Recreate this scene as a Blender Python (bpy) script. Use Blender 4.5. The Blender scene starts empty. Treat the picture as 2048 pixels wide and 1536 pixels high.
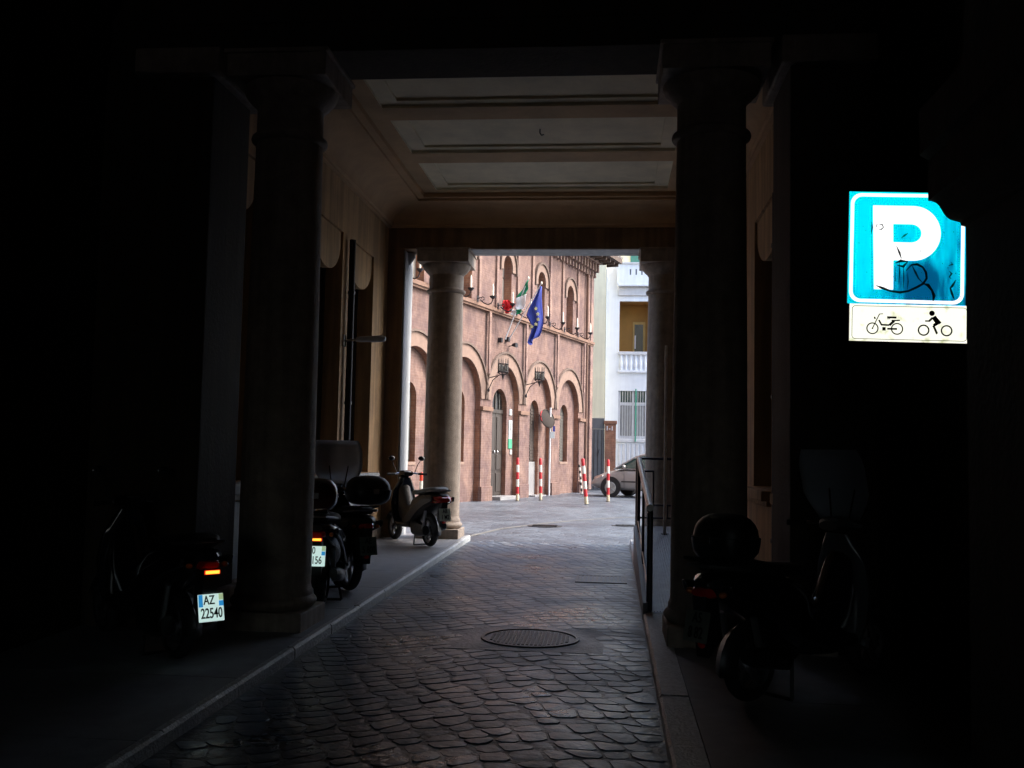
import bpy, math, random
from mathutils import Vector, Matrix
random.seed(7)
R = math.radians
S = bpy.context.scene
COL = S.collection

# ------------------------------------------------------------------ camera
def make_camera():
    psi, th, ro = R(5.74), R(3.95), R(1.15)
    fw = Vector((-math.sin(psi)*math.cos(th), math.cos(psi)*math.cos(th), math.sin(th)))
    r0 = Vector((math.cos(psi), math.sin(psi), 0)); u0 = r0.cross(fw)
    r = r0*math.cos(ro)+u0*math.sin(ro); u = u0*math.cos(ro)-r0*math.sin(ro)
    cd = bpy.data.cameras.new('camera'); cd.sensor_width = 36.0; cd.lens = 36.0*2000/2048
    cd.clip_start = .05; cd.clip_end = 1500
    co = bpy.data.objects.new('camera', cd); COL.objects.link(co)
    b = -fw
    co.matrix_world = Matrix(((r.x, u.x, b.x, 0), (r.y, u.y, b.y, 0), (r.z, u.z, b.z, 1.6), (0, 0, 0, 1)))
    S.camera = co
make_camera()

# ------------------------------------------------------------------ world, sun, exposure
SUN_EL, SUN_AZ = R(47), R(82)      # azimuth measured from +Y towards +X
w = bpy.data.worlds.new('World'); S.world = w; w.use_nodes = True
nt = w.node_tree; nt.nodes.clear()
sky = nt.nodes.new('ShaderNodeTexSky'); sky.sky_type = 'NISHITA'; sky.sun_disc = False
sky.sun_elevation = SUN_EL; sky.sun_rotation = SUN_AZ
sky.air_density = 1.0; sky.dust_density = 4.0; sky.ozone_density = 1.0
bg = nt.nodes.new('ShaderNodeBackground'); bg.inputs['Strength'].default_value = .15
wo = nt.nodes.new('ShaderNodeOutputWorld')
nt.links.new(sky.outputs[0], bg.inputs[0]); nt.links.new(bg.outputs[0], wo.inputs[0])
sd = bpy.data.lights.new('sun', 'SUN'); sd.energy = .6; sd.angle = R(14); sd.color = (1, .96, .9)
so = bpy.data.objects.new('sun', sd); COL.objects.link(so)
sdir = Vector((math.sin(SUN_AZ)*math.cos(SUN_EL), math.cos(SUN_AZ)*math.cos(SUN_EL), math.sin(SUN_EL)))
so.rotation_euler = sdir.to_track_quat('Z', 'Y').to_euler()
S.view_settings.view_transform = 'Standard'; S.view_settings.look = 'None'
S.view_settings.gamma = 1.0; S.view_settings.use_curve_mapping = False
S.view_settings.exposure = 2.1
S.render.engine = 'CYCLES'
S.cycles.max_bounces = 8; S.cycles.diffuse_bounces = 5; S.cycles.glossy_bounces = 3
S.cycles.transmission_bounces = 4; S.cycles.transparent_max_bounces = 6
S.cycles.sample_clamp_indirect = 4.0; S.cycles.caustics_reflective = False; S.cycles.caustics_refractive = False
S.cycles.use_denoising = True

# ------------------------------------------------------------------ materials
def mat(name, col, rough=.75, metal=0., var=.18, scale=5., bump=0., bscale=40., spec=.5, col2=None, emit=None, es=1.,
        trans=0., streak=0., coat=0., wet=False):
    m = bpy.data.materials.new(name); m.use_nodes = True
    n, l = m.node_tree.nodes, m.node_tree.links
    b = n['Principled BSDF']
    b.inputs['Roughness'].default_value = rough; b.inputs['Metallic'].default_value = metal
    b.inputs['Specular IOR Level'].default_value = spec
    if coat: b.inputs['Coat Weight'].default_value = coat
    tc = n.new('ShaderNodeTexCoord')
    no = n.new('ShaderNodeTexNoise'); no.inputs['Scale'].default_value = scale; no.inputs['Detail'].default_value = 7
    no.inputs['Roughness'].default_value = .65
    l.new(tc.outputs['Object'], no.inputs['Vector'])
    rp = n.new('ShaderNodeValToRGB')
    c2 = col2 or tuple(min(1, c*(1+var)) for c in col)
    rp.color_ramp.elements[0].position = .3; rp.color_ramp.elements[1].position = .7
    rp.color_ramp.elements[0].color = (*[c*(1-var) for c in col], 1); rp.color_ramp.elements[1].color = (*c2, 1)
    l.new(no.outputs['Fac'], rp.inputs['Fac'])
    out = rp.outputs['Color']
    if streak:
        mp = n.new('ShaderNodeMapping'); mp.inputs['Scale'].default_value = (6, 6, .35)
        l.new(tc.outputs['Object'], mp.inputs['Vector'])
        n2 = n.new('ShaderNodeTexNoise'); n2.inputs['Scale'].default_value = 1.5; n2.inputs['Detail'].default_value = 5
        l.new(mp.outputs[0], n2.inputs['Vector'])
        r2 = n.new('ShaderNodeValToRGB'); r2.color_ramp.elements[0].position = .42; r2.color_ramp.elements[1].position = .6
        r2.color_ramp.elements[0].color = (1-streak,)*3+(1,); r2.color_ramp.elements[1].color = (1, 1, 1, 1)
        l.new(n2.outputs['Fac'], r2.inputs['Fac'])
        mx = n.new('ShaderNodeMix'); mx.data_type = 'RGBA'; mx.blend_type = 'MULTIPLY'; mx.inputs[0].default_value = 1
        l.new(out, mx.inputs[6]); l.new(r2.outputs['Color'], mx.inputs[7]); out = mx.outputs[2]
    l.new(out, b.inputs['Base Color'])
    if bump:
        nb = n.new('ShaderNodeTexNoise'); nb.inputs['Scale'].default_value = bscale; nb.inputs['Detail'].default_value = 6
        l.new(tc.outputs['Object'], nb.inputs['Vector'])
        bm = n.new('ShaderNodeBump'); bm.inputs['Strength'].default_value = bump; bm.inputs['Distance'].default_value = .02
        l.new(nb.outputs['Fac'], bm.inputs['Height']); l.new(bm.outputs[0], b.inputs['Normal'])
    if wet:
        nw = n.new('ShaderNodeTexNoise'); nw.inputs['Scale'].default_value = .9; nw.inputs['Detail'].default_value = 9; nw.inputs['Roughness'].default_value = .7
        l.new(tc.outputs['Object'], nw.inputs['Vector'])
        mr = n.new('ShaderNodeMapRange'); mr.inputs['From Min'].default_value = .35; mr.inputs['From Max'].default_value = .65
        mr.inputs['To Min'].default_value = rough-.10; mr.inputs['To Max'].default_value = rough+.20
        l.new(nw.outputs['Fac'], mr.inputs['Value']); l.new(mr.outputs[0], b.inputs['Roughness'])
    elif rough > .2 and not metal:
        mr = n.new('ShaderNodeMapRange'); mr.inputs['To Min'].default_value = max(.05, rough-.12); mr.inputs['To Max'].default_value = min(1, rough+.12)
        l.new(no.outputs['Fac'], mr.inputs['Value']); l.new(mr.outputs[0], b.inputs['Roughness'])
    if emit:
        b.inputs['Emission Color'].default_value = (*emit, 1); b.inputs['Emission Strength'].default_value = es
    if trans:
        b.inputs['Transmission Weight'].default_value = trans; b.inputs['IOR'].default_value = 1.1
    return m

def brick_mat(name, c1, c2, mortar, sc=1.0):
    m = bpy.data.materials.new(name); m.use_nodes = True
    n, l = m.node_tree.nodes, m.node_tree.links; b = n['Principled BSDF']; b.inputs['Roughness'].default_value = .9
    tc = n.new('ShaderNodeTexCoord'); sx = n.new('ShaderNodeSeparateXYZ'); l.new(tc.outputs['Object'], sx.inputs[0])
    ad = n.new('ShaderNodeMath'); l.new(sx.outputs[0], ad.inputs[0]); l.new(sx.outputs[1], ad.inputs[1])
    cb = n.new('ShaderNodeCombineXYZ'); l.new(ad.outputs[0], cb.inputs[0]); l.new(sx.outputs[2], cb.inputs[1])
    br = n.new('ShaderNodeTexBrick'); br.inputs['Scale'].default_value = 1; br.inputs['Brick Width'].default_value = .27*sc
    br.inputs['Row Height'].default_value = .07*sc; br.inputs['Mortar Size'].default_value = .007; br.inputs['Bias'].default_value = -.1
    br.inputs['Color1'].default_value = (*c1, 1); br.inputs['Color2'].default_value = (*c2, 1); br.inputs['Mortar'].default_value = (*mortar, 1)
    l.new(cb.outputs[0], br.inputs['Vector'])
    no = n.new('ShaderNodeTexNoise'); no.inputs['Scale'].default_value = 1.1; no.inputs['Detail'].default_value = 8; no.inputs['Roughness'].default_value = .7
    l.new(tc.outputs['Object'], no.inputs['Vector'])
    rp = n.new('ShaderNodeValToRGB'); rp.color_ramp.elements[0].position = .42; rp.color_ramp.elements[1].position = .58
    rp.color_ramp.elements[0].color = (.76, .74, .80, 1); rp.color_ramp.elements[1].color = (1.12, 1.1, 1.06, 1)
    l.new(no.outputs['Fac'], rp.inputs[0])
    n3 = n.new('ShaderNodeTexNoise'); n3.inputs['Scale'].default_value = 5; n3.inputs['Detail'].default_value = 8; n3.inputs['Roughness'].default_value = .8
    mp3 = n.new('ShaderNodeMapping'); mp3.inputs['Scale'].default_value = (1.6, 1.6, .7); l.new(tc.outputs['Object'], mp3.inputs[0]); l.new(mp3.outputs[0], n3.inputs['Vector'])
    r3 = n.new('ShaderNodeValToRGB'); r3.color_ramp.elements[0].position = .4; r3.color_ramp.elements[1].position = .6
    r3.color_ramp.elements[0].color = (.72, .70, .72, 1); r3.color_ramp.elements[1].color = (1.22, 1.24, 1.26, 1)
    l.new(n3.outputs['Fac'], r3.inputs[0])
    mx = n.new('ShaderNodeMix'); mx.data_type = 'RGBA'; mx.blend_type = 'MULTIPLY'; mx.inputs[0].default_value = 1
    l.new(br.outputs['Color'], mx.inputs[6]); l.new(rp.outputs[0], mx.inputs[7])
    m2 = n.new('ShaderNodeMix'); m2.data_type = 'RGBA'; m2.blend_type = 'MULTIPLY'; m2.inputs[0].default_value = .9
    l.new(mx.outputs[2], m2.inputs[6]); l.new(r3.outputs[0], m2.inputs[7])
    l.new(m2.outputs[2], b.inputs['Base Color'])
    bm = n.new('ShaderNodeBump'); bm.inputs['Strength'].default_value = .5; bm.inputs['Distance'].default_value = .01; bm.invert = True
    l.new(br.outputs['Fac'], bm.inputs['Height']); l.new(bm.outputs[0], b.inputs['Normal'])
    return m

def cobble_mat(name, base, rough):
    m = bpy.data.materials.new(name); m.use_nodes = True
    n, l = m.node_tree.nodes, m.node_tree.links; b = n['Principled BSDF']
    tc = n.new('ShaderNodeTexCoord'); mp = n.new('ShaderNodeMapping'); mp.inputs['Rotation'].default_value = (0, 0, .3)
    l.new(tc.outputs['Object'], mp.inputs[0])
    vo = n.new('ShaderNodeTexVoronoi'); vo.feature = 'DISTANCE_TO_EDGE'; vo.inputs['Scale'].default_value = 6.5; vo.inputs['Randomness'].default_value = .55
    vc = n.new('ShaderNodeTexVoronoi'); vc.inputs['Scale'].default_value = 6.5; vc.inputs['Randomness'].default_value = .55
    no = n.new('ShaderNodeTexNoise'); no.inputs['Scale'].default_value = .5; no.inputs['Detail'].default_value = 8; no.inputs['Roughness'].default_value = .7
    for x in (vo, vc, no): l.new(mp.outputs[0], x.inputs['Vector'])
    hs = n.new('ShaderNodeValToRGB'); hs.color_ramp.elements[0].color = (*[c*.7 for c in base], 1); hs.color_ramp.elements[1].color = (*[c*1.25 for c in base], 1)
    sp = n.new('ShaderNodeSeparateColor'); l.new(vc.outputs['Color'], sp.inputs[0]); l.new(sp.outputs[0], hs.inputs[0])
    st = n.new('ShaderNodeValToRGB'); st.color_ramp.elements[0].position = .42; st.color_ramp.elements[1].position = .60
    st.color_ramp.elements[0].color = (.66, .64, .66, 1); st.color_ramp.elements[1].color = (1.1, 1.08, 1.05, 1); l.new(no.outputs['Fac'], st.inputs[0])
    jr = n.new('ShaderNodeMapRange'); jr.inputs['From Max'].default_value = .06; jr.inputs['To Min'].default_value = .40; l.new(vo.outputs['Distance'], jr.inputs['Value'])
    mx = n.new('ShaderNodeMix'); mx.data_type = 'RGBA'; mx.blend_type = 'MULTIPLY'; mx.inputs[0].default_value = 1
    l.new(hs.outputs[0], mx.inputs[6]); l.new(st.outputs[0], mx.inputs[7])
    m2 = n.new('ShaderNodeMix'); m2.data_type = 'RGBA'; m2.blend_type = 'MULTIPLY'; m2.inputs[0].default_value = 1
    l.new(mx.outputs[2], m2.inputs[6]); l.new(jr.outputs[0], m2.inputs[7]); l.new(m2.outputs[2], b.inputs['Base Color'])
    rr = n.new('ShaderNodeMapRange'); rr.inputs['To Min'].default_value = rough-.14; rr.inputs['To Max'].default_value = rough+.16
    l.new(no.outputs['Fac'], rr.inputs['Value']); l.new(rr.outputs[0], b.inputs['Roughness'])
    bm = n.new('ShaderNodeBump'); bm.inputs['Strength'].default_value = .5; bm.inputs['Distance'].default_value = .012
    jb = n.new('ShaderNodeMapRange'); jb.inputs['From Max'].default_value = .15; l.new(vo.outputs['Distance'], jb.inputs['Value'])
    l.new(jb.outputs[0], bm.inputs['Height']); l.new(bm.outputs[0], b.inputs['Normal'])
    return m

M = {}
M['stone'] = mat('column stone', (.37, .30, .245), .7, var=.25, scale=9, bump=.5, bscale=120, streak=.25)
M['plaster'] = mat('ochre plaster', (.52, .335, .175), .85, var=.15, scale=2.5, bump=.3, bscale=30, streak=.3)
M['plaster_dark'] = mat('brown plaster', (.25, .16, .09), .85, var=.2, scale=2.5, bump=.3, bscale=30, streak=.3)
M['cove'] = mat('rose brown cove plaster', (.52, .345, .20), .85, var=.12, scale=3, bump=.2, bscale=30)
M['ceil'] = mat('brown ceiling plaster', (.50, .345, .205), .85, var=.22, scale=1.2, bump=.2, bscale=30)
M['panel'] = mat('grey coffer plaster', (.80, .725, .55), .85, var=.16, scale=2, bump=.15, bscale=25)
M['near'] = mat('shade-toned near plaster', (.05, .039, .028), .9, var=.2, scale=2.5, bump=.3, bscale=30, streak=.3)  # passage shade near the camera put into this dark plaster colour
M['pale'] = mat('pale portal plaster', (.48, .50, .51), .8, var=.12, scale=3, bump=.2, bscale=40, streak=.2)
M['cobble'] = mat('dark porphyry', (.075, .115, .17), .33, var=.4, scale=1.1, bump=.35, bscale=18, spec=.9, wet=True)
M['cobble_b'] = mat('grey porphyry', (.095, .14, .20), .30, var=.35, scale=1.3, bump=.35, bscale=24, spec=.9, wet=True)
M['cobble_c'] = mat('brown porphyry', (.085, .12, .165), .34, var=.35, scale=1.3, bump=.35, bscale=24, spec=.9, wet=True)
M['bed'] = mat('joint dirt', (.06, .078, .10), .36, var=.3, scale=8, bump=.5, bscale=30, wet=True)
M['square'] = cobble_mat('square paving', (.125, .15, .185), .40)
M['dirt'] = mat('ground', (.15, .14, .13), .9)
M['pave'] = mat('pavement asphalt', (.30, .31, .33), .5, var=.2, scale=6, bump=.5, bscale=180)
M['kerb'] = mat('granite kerb', (.52, .54, .54), .42, var=.35, scale=30, bump=.7, bscale=60)
M['iron'] = mat('cast iron', (.05, .05, .052), .38, .75, var=.3, scale=20, bump=.4, bscale=60)
M['wrought'] = mat('wrought iron', (.022, .02, .025), .6, .3, var=.2)
M['black'] = mat('black plastic', (.012, .012, .013), .42, var=.2, scale=12)
M['rubber'] = mat('tyre rubber', (.014, .014, .015), .75, var=.2, scale=20, bump=.3)
M['gloss'] = mat('black gloss paint', (.01, .01, .014), .18, var=.1, coat=.6)
M['silver'] = mat('dark silver paint', (.10, .105, .11), .3, .4, var=.08, coat=.4)
M['pearl'] = mat('pearl paint', (.5, .52, .52), .25, .2, var=.06, coat=.6)
M['graphite'] = mat('graphite paint', (.028, .03, .033), .35, .15, var=.1, coat=.4)
M['darkred'] = mat('dark red paint', (.07, .006, .006), .25, var=.1, coat=.5)
M['chrome'] = mat('chrome', (.6, .6, .62), .15, 1., var=.05)
M['alu'] = mat('aluminium', (.35, .35, .36), .4, .9, var=.1)
M['seat'] = mat('seat vinyl', (.015, .015, .016), .5, var=.2, bump=.3, bscale=200)
M['seatgrey'] = mat('worn grey seat vinyl', (.16, .17, .16), .5, var=.2, bump=.3, bscale=200)
M['redlens'] = mat('red lens', (.6, .02, .015), .15, var=.05, coat=.5)
M['orangelens'] = mat('orange lens', (.6, .14, .02), .15, var=.05, coat=.5)
M['reflector_glow'] = mat('rear reflector with flash glow', (.8, .3, .02), .3, var=.02, emit=(1, .38, .04), es=0.560)  # unlit tail reflector; the returned camera flash is put in as emission
M['reflector_rim_glow'] = mat('reflector rim with flash glow', (.5, .02, .01), .3, var=.02, emit=(1, .02, .01), es=0.096)
M['plate_flash'] = mat('number plate white with flash glow', (.7, .8, .78), .4, var=.05, emit=(.70, .95, .90), es=0.176)  # reflective plates carry the flash return as emission, no lamp behind them
M['plate_blue'] = mat('number plate blue with flash glow', (.02, .2, .5), .4, var=.05, emit=(.03, .33, .75), es=0.160)
M['plate_yel'] = mat('number plate badge with flash glow', (.4, .5, .3), .4, var=.05, emit=(.45, .6, .35), es=0.160)
M['plate'] = mat('number plate', (.78, .86, .72), .4, var=.1)
M['plate_dim'] = mat('shaded number plate', (.16, .18, .15), .4, var=.1)  # plate white scaled down so its shade sits in the colour
M['ink'] = mat('black print', (.008, .008, .01), .5, var=.1)
M['ink_grey'] = mat('grey print', (.05, .07, .08), .5, var=.1)
M['shield'] = mat('hazy windshield', (.62, .68, .80), .38, var=.05, trans=.6)
M['glassdark'] = mat('dark glass', (.02, .022, .025), .15, var=.1, coat=.3)
M['brick'] = brick_mat('pink brick', (.20, .128, .107), (.175, .106, .087), (.222, .152, .13))
M['brick_in'] = brick_mat('red brick reveal', (.30, .145, .09), (.26, .12, .075), (.27, .17, .12))
M['brick_lt'] = brick_mat('pale lesene brick', (.27, .175, .145), (.235, .15, .12), (.28, .20, .17))
M['ring'] = mat('pale brick voussoirs', (.25, .17, .135), .9, var=.18, scale=6, bump=.3, bscale=30)
M['ringdark'] = mat('dark hood moulding', (.16, .115, .095), .9, var=.2, scale=6)
M['string'] = mat('string course stone', (.21, .125, .09), .85, var=.25, scale=4, bump=.3)
M['shutter'] = mat('grey shutter paint', (.10, .095, .085), .65, var=.1, scale=4)
M['shutter_dk'] = mat('brown shutter paint', (.07, .055, .047), .65, var=.1, scale=4)
M['door'] = mat('dark oak door', (.04, .032, .028), .5, var=.2, scale=8)
M['marble'] = mat('grey marble', (.28, .28, .285), .4, var=.15, scale=5)
M['upglass'] = mat('upper window board', (.36, .33, .29), .5, var=.1, scale=3)
M['tile'] = mat('roof tile', (.30, .26, .23), .85, var=.3, scale=6)
M['wood'] = mat('eave timber', (.10, .07, .055), .8, var=.3, scale=6)
M['cream'] = mat('cream render', (.80, .75, .55), .85, var=.07, scale=1.5, bump=.1, streak=.08)
M['white'] = mat('white render', (.80, .83, .88), .85, var=.05, scale=1.5, bump=.1, streak=.06)
M['whitegrey'] = mat('whitish grey stone', (.62, .62, .64), .85, var=.12, scale=3)
M['ochre'] = mat('ochre loggia render', (.40, .22, .06), .85, var=.12, scale=2)
M['ochre_lt'] = mat('pale ochre frame', (.55, .38, .14), .8, var=.1, scale=2)
M['green'] = mat('green shutter', (.05, .19, .15), .5, var=.1)
M['greenpipe'] = mat('green pipe', (.06, .32, .22), .5, var=.1)
M['gate'] = mat('gate grey paint', (.115, .125, .14), .5, var=.15, scale=4)
M['redwhite_r'] = mat('red bollard paint', (.50, .02, .03), .45, var=.12, scale=20)
M['redwhite_o'] = mat('bright red bollard paint', (.72, .05, .02), .45, var=.12, scale=20)
M['redwhite_w'] = mat('white bollard paint', (.72, .70, .64), .5, var=.12, scale=20)
M['yellowish'] = mat('stained cream bollard foot', (.6, .52, .36), .6, var=.15, scale=20)
M['car'] = mat('taupe metallic paint', (.34, .315, .305), .32, .25, var=.04, coat=.5)
M['carglass'] = mat('car glass', (.05, .085, .075), .08, var=.05, coat=.5)
M['carrim'] = mat('dull wheel silver', (.35, .35, .34), .5, .3)
M['mirror'] = mat('dark matt mirror', (.035, .027, .023), .9, 0., var=.15)  # one dark matt tone for face, rim and shell
M['flagblue'] = mat('blue flag cloth', (.035, .055, .31), .8, var=.2, scale=4)
M['flaggreen'] = mat('green flag cloth', (.01, .24, .12), .8, var=.1, scale=4)
M['flagwhite'] = mat('white flag cloth', (.75, .75, .78), .8, var=.1, scale=4)
M['flagred'] = mat('red flag cloth', (.62, .012, .02), .8, var=.15, scale=4)
M['star'] = mat('yellow star print', (.62, .60, .30), .8, var=.05)
M['candle'] = mat('cream candle tube', (.85, .80, .68), .5, var=.05)
M['sign_g'] = mat('green notice', (.06, .35, .2), .5, var=.1)
M['sign_w'] = mat('white notice', (.72, .78, .78), .5, var=.08)
M['yline'] = mat('worn yellow line', (.19, .185, .165), .6, var=.25, scale=3)
M['ramp'] = mat('ribbed ramp metal', (.24, .255, .27), .42, .35, var=.18, scale=8, bump=.3)
M['railing'] = mat('black railing paint', (.012, .012, .03), .35, .2, var=.1, coat=.3)
M['steel'] = mat('worn pale handrail paint', (.80, .82, .84), .35, .1, var=.2, scale=15)
M['p_white'] = mat('sign white with flash glow', (.9, .9, .9), .4, var=.02, emit=(1, 1, 1), es=0.288)  # reflective sign, not backlit: flash return added as emission
M['p_frame'] = mat('sign back grey', (.2, .2, .2), .5, .5)

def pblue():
    m = mat('sign blue with flash glow', (.02, .45, .7), .4, var=.05, emit=(.0, .62, .86), es=0.224)  # emission stands in for camera flash thrown back by the blue sheeting
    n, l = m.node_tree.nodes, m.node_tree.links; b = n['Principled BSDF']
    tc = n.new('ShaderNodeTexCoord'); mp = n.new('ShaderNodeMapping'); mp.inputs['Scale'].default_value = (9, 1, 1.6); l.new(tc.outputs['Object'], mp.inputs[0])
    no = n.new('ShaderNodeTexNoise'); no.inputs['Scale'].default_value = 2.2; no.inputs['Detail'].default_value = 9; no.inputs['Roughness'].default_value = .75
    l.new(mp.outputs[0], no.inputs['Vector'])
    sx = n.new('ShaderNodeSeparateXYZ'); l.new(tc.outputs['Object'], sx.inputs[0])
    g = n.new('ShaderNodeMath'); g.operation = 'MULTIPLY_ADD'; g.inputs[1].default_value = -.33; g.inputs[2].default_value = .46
    l.new(sx.outputs[0], g.inputs[0])           # darker towards the right and the bottom
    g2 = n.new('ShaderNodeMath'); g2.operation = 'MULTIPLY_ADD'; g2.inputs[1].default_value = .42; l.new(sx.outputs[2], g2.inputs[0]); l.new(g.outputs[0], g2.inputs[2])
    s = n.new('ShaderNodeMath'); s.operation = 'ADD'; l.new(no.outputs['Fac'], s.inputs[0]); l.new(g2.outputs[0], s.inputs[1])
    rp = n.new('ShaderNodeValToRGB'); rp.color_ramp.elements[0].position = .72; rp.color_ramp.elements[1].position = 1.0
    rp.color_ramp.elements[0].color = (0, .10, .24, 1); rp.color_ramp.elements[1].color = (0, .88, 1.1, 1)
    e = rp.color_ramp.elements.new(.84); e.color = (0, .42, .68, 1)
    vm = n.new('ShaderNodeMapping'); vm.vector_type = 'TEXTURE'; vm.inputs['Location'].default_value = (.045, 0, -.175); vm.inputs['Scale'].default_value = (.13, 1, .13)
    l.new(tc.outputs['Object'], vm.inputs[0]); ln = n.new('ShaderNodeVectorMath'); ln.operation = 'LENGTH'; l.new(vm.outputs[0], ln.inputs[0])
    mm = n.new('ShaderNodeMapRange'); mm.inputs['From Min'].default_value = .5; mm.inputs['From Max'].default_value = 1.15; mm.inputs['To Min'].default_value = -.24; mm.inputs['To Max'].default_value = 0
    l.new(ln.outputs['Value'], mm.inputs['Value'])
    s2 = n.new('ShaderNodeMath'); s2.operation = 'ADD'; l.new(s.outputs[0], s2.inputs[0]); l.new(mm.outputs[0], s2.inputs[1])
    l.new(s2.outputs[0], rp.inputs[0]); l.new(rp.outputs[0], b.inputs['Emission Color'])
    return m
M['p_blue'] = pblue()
M['p_cream'] = mat('sign cream with flash glow', (.9, .9, .8), .4, var=.02, emit=(1, 1, .84), es=0.272)  # cream plate also emits in place of reflected camera flash
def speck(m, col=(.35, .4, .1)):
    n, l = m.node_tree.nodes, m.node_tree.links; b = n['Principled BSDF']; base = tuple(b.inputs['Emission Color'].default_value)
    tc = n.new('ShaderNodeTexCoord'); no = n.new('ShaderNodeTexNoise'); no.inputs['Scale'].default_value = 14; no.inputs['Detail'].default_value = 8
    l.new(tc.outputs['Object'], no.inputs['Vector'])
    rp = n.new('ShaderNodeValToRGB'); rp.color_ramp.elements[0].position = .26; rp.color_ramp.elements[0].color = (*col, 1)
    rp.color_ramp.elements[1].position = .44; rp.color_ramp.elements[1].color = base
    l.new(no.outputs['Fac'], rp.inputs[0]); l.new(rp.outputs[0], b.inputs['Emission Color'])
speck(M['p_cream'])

# ------------------------------------------------------------------ mesh builder
class MB:
    def __init__(s): s.v = []; s.f = []
    def add(s, vs, fs):
        o = len(s.v); s.v += [tuple(v) for v in vs]; s.f += [tuple(i+o for i in f) for f in fs]; return s
    def box(s, x0, x1, y0, y1, z0, z1, mx=None):
        vs = [Vector((x, y, z)) for z in (z0, z1) for y in (y0, y1) for x in (x0, x1)]
        if mx is not None: vs = [mx @ v for v in vs]
        return s.add(vs, [(0, 2, 3, 1), (4, 5, 7, 6), (0, 1, 5, 4), (2, 6, 7, 3), (0, 4, 6, 2), (1, 3, 7, 5)])
    def extr(s, pts, vec):
        "closed polygon (3-D points) extruded along vec"
        n = len(pts); vec = Vector(vec); a = [Vector(p) for p in pts]; b = [p+vec for p in a]
        return s.add(a+b, [tuple(range(n))[::-1], tuple(range(n, 2*n))]+[(i, (i+1) % n, n+(i+1) % n, n+i) for i in range(n)])
    def tube(s, pts, r, seg=8, cap=True, closed=False):
        pts = [Vector(p) for p in pts]; n = len(pts); rs = r if isinstance(r, (list, tuple)) else [r]*n
        rings = []; up = Vector((0, 0, 1))
        for i, p in enumerate(pts):
            if closed: t = (pts[(i+1) % n]-pts[i-1]).normalized()
            else: t = (pts[min(i+1, n-1)]-pts[max(i-1, 0)]).normalized()
            ref = up if abs(t.dot(up)) < .95 else Vector((1, 0, 0))
            a = t.cross(ref).normalized(); b = a.cross(t)
            rings.append([p+(a*math.cos(2*math.pi*k/seg)+b*math.sin(2*math.pi*k/seg))*rs[i] for k in range(seg)])
        vs = [v for rg in rings for v in rg]; fs = []
        for i in range(n if closed else n-1):
            j = (i+1) % n
            for k in range(seg): fs.append((i*seg+k, i*seg+(k+1) % seg, j*seg+(k+1) % seg, j*seg+k))
        if cap and not closed: fs += [tuple(range(seg))[::-1], tuple((n-1)*seg+k for k in range(seg))]
        return s.add(vs, fs)
    def lathe(s, prof, c=(0, 0, 0), seg=32, axis='z', cap=True):
        vs = []; fs = []; c = Vector(c)
        for r, h in prof:
            for k in range(seg):
                a = 2*math.pi*k/seg; x, y = r*math.cos(a), r*math.sin(a)
                vs.append(c+(Vector((x, y, h)) if axis == 'z' else Vector((x, h, y)) if axis == 'y' else Vector((h, x, y))))
        n = len(prof)
        for i in range(n-1):
            for k in range(seg): fs.append((i*seg+k, i*seg+(k+1) % seg, (i+1)*seg+(k+1) % seg, (i+1)*seg+k))
        if cap: fs += [tuple(range(seg))[::-1], tuple((n-1)*seg+k for k in range(seg))]
        return s.add(vs, fs)
    def loft(s, secs, seg=16, p=2.6, axis='x'):
        "secs: (pos, yc, zc, half width, half height); superellipse rings along the axis"
        vs = []; fs = []
        for (x, yc, zc, hw, hh) in secs:
            for k in range(seg):
                a = 2*math.pi*k/seg; c, q = math.cos(a), math.sin(a)
                y = yc+hw*math.copysign(abs(c)**(2/p), c); z = zc+hh*math.copysign(abs(q)**(2/p), q)
                vs.append((x, y, z) if axis == 'x' else (z, y, x) if axis == 'z' else (y, x, z))
        n = len(secs)
        for i in range(n-1):
            for k in range(seg): fs.append((i*seg+k, i*seg+(k+1) % seg, (i+1)*seg+(k+1) % seg, (i+1)*seg+k))
        fs += [tuple(range(seg))[::-1], tuple((n-1)*seg+k for k in range(seg))]
        return s.add(vs, fs)
    def ell(s, c, rx, ry, rz, seg=14, rings=8):
        vs = []; fs = []
        for i in range(1, rings):
            t = math.pi*i/rings
            for k in range(seg):
                a = 2*math.pi*k/seg
                vs.append((c[0]+rx*math.sin(t)*math.cos(a), c[1]+ry*math.sin(t)*math.sin(a), c[2]+rz*math.cos(t)))
        n = rings-1; T = n*seg; vs += [(c[0], c[1], c[2]+rz), (c[0], c[1], c[2]-rz)]
        for i in range(n-1):
            for k in range(seg): fs.append((i*seg+k, (i+1)*seg+k, (i+1)*seg+(k+1) % seg, i*seg+(k+1) % seg))
        for k in range(seg): fs += [(T, k, (k+1) % seg), (T+1, (n-1)*seg+(k+1) % seg, (n-1)*seg+k)]
        return s.add(vs, fs)
    def build(s, name, m, parent=None, smooth=False, bevel=0., kind=None, fix=True):
        me = bpy.data.meshes.new(name); me.from_pydata(s.v, [], s.f); me.update()
        if fix:
            import bmesh
            b = bmesh.new(); b.from_mesh(me); bmesh.ops.recalc_face_normals(b, faces=b.faces); b.to_mesh(me); b.free()
        me.materials.append(M[m] if isinstance(m, str) else m)
        if smooth:
            me.polygons.foreach_set('use_smooth', [True]*len(me.polygons)); me.set_sharp_from_angle(angle=R(38))
        o = bpy.data.objects.new(name, me); COL.objects.link(o)
        if parent is not None: o.parent = parent
        if bevel:
            bv = o.modifiers.new('bevel', 'BEVEL'); bv.width = bevel; bv.segments = 2; bv.limit_method = 'ANGLE'
        if kind: o['kind'] = kind
        return o
def box(x0, x1, y0, y1, z0, z1): return MB().box(x0, x1, y0, y1, z0, z1)
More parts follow.
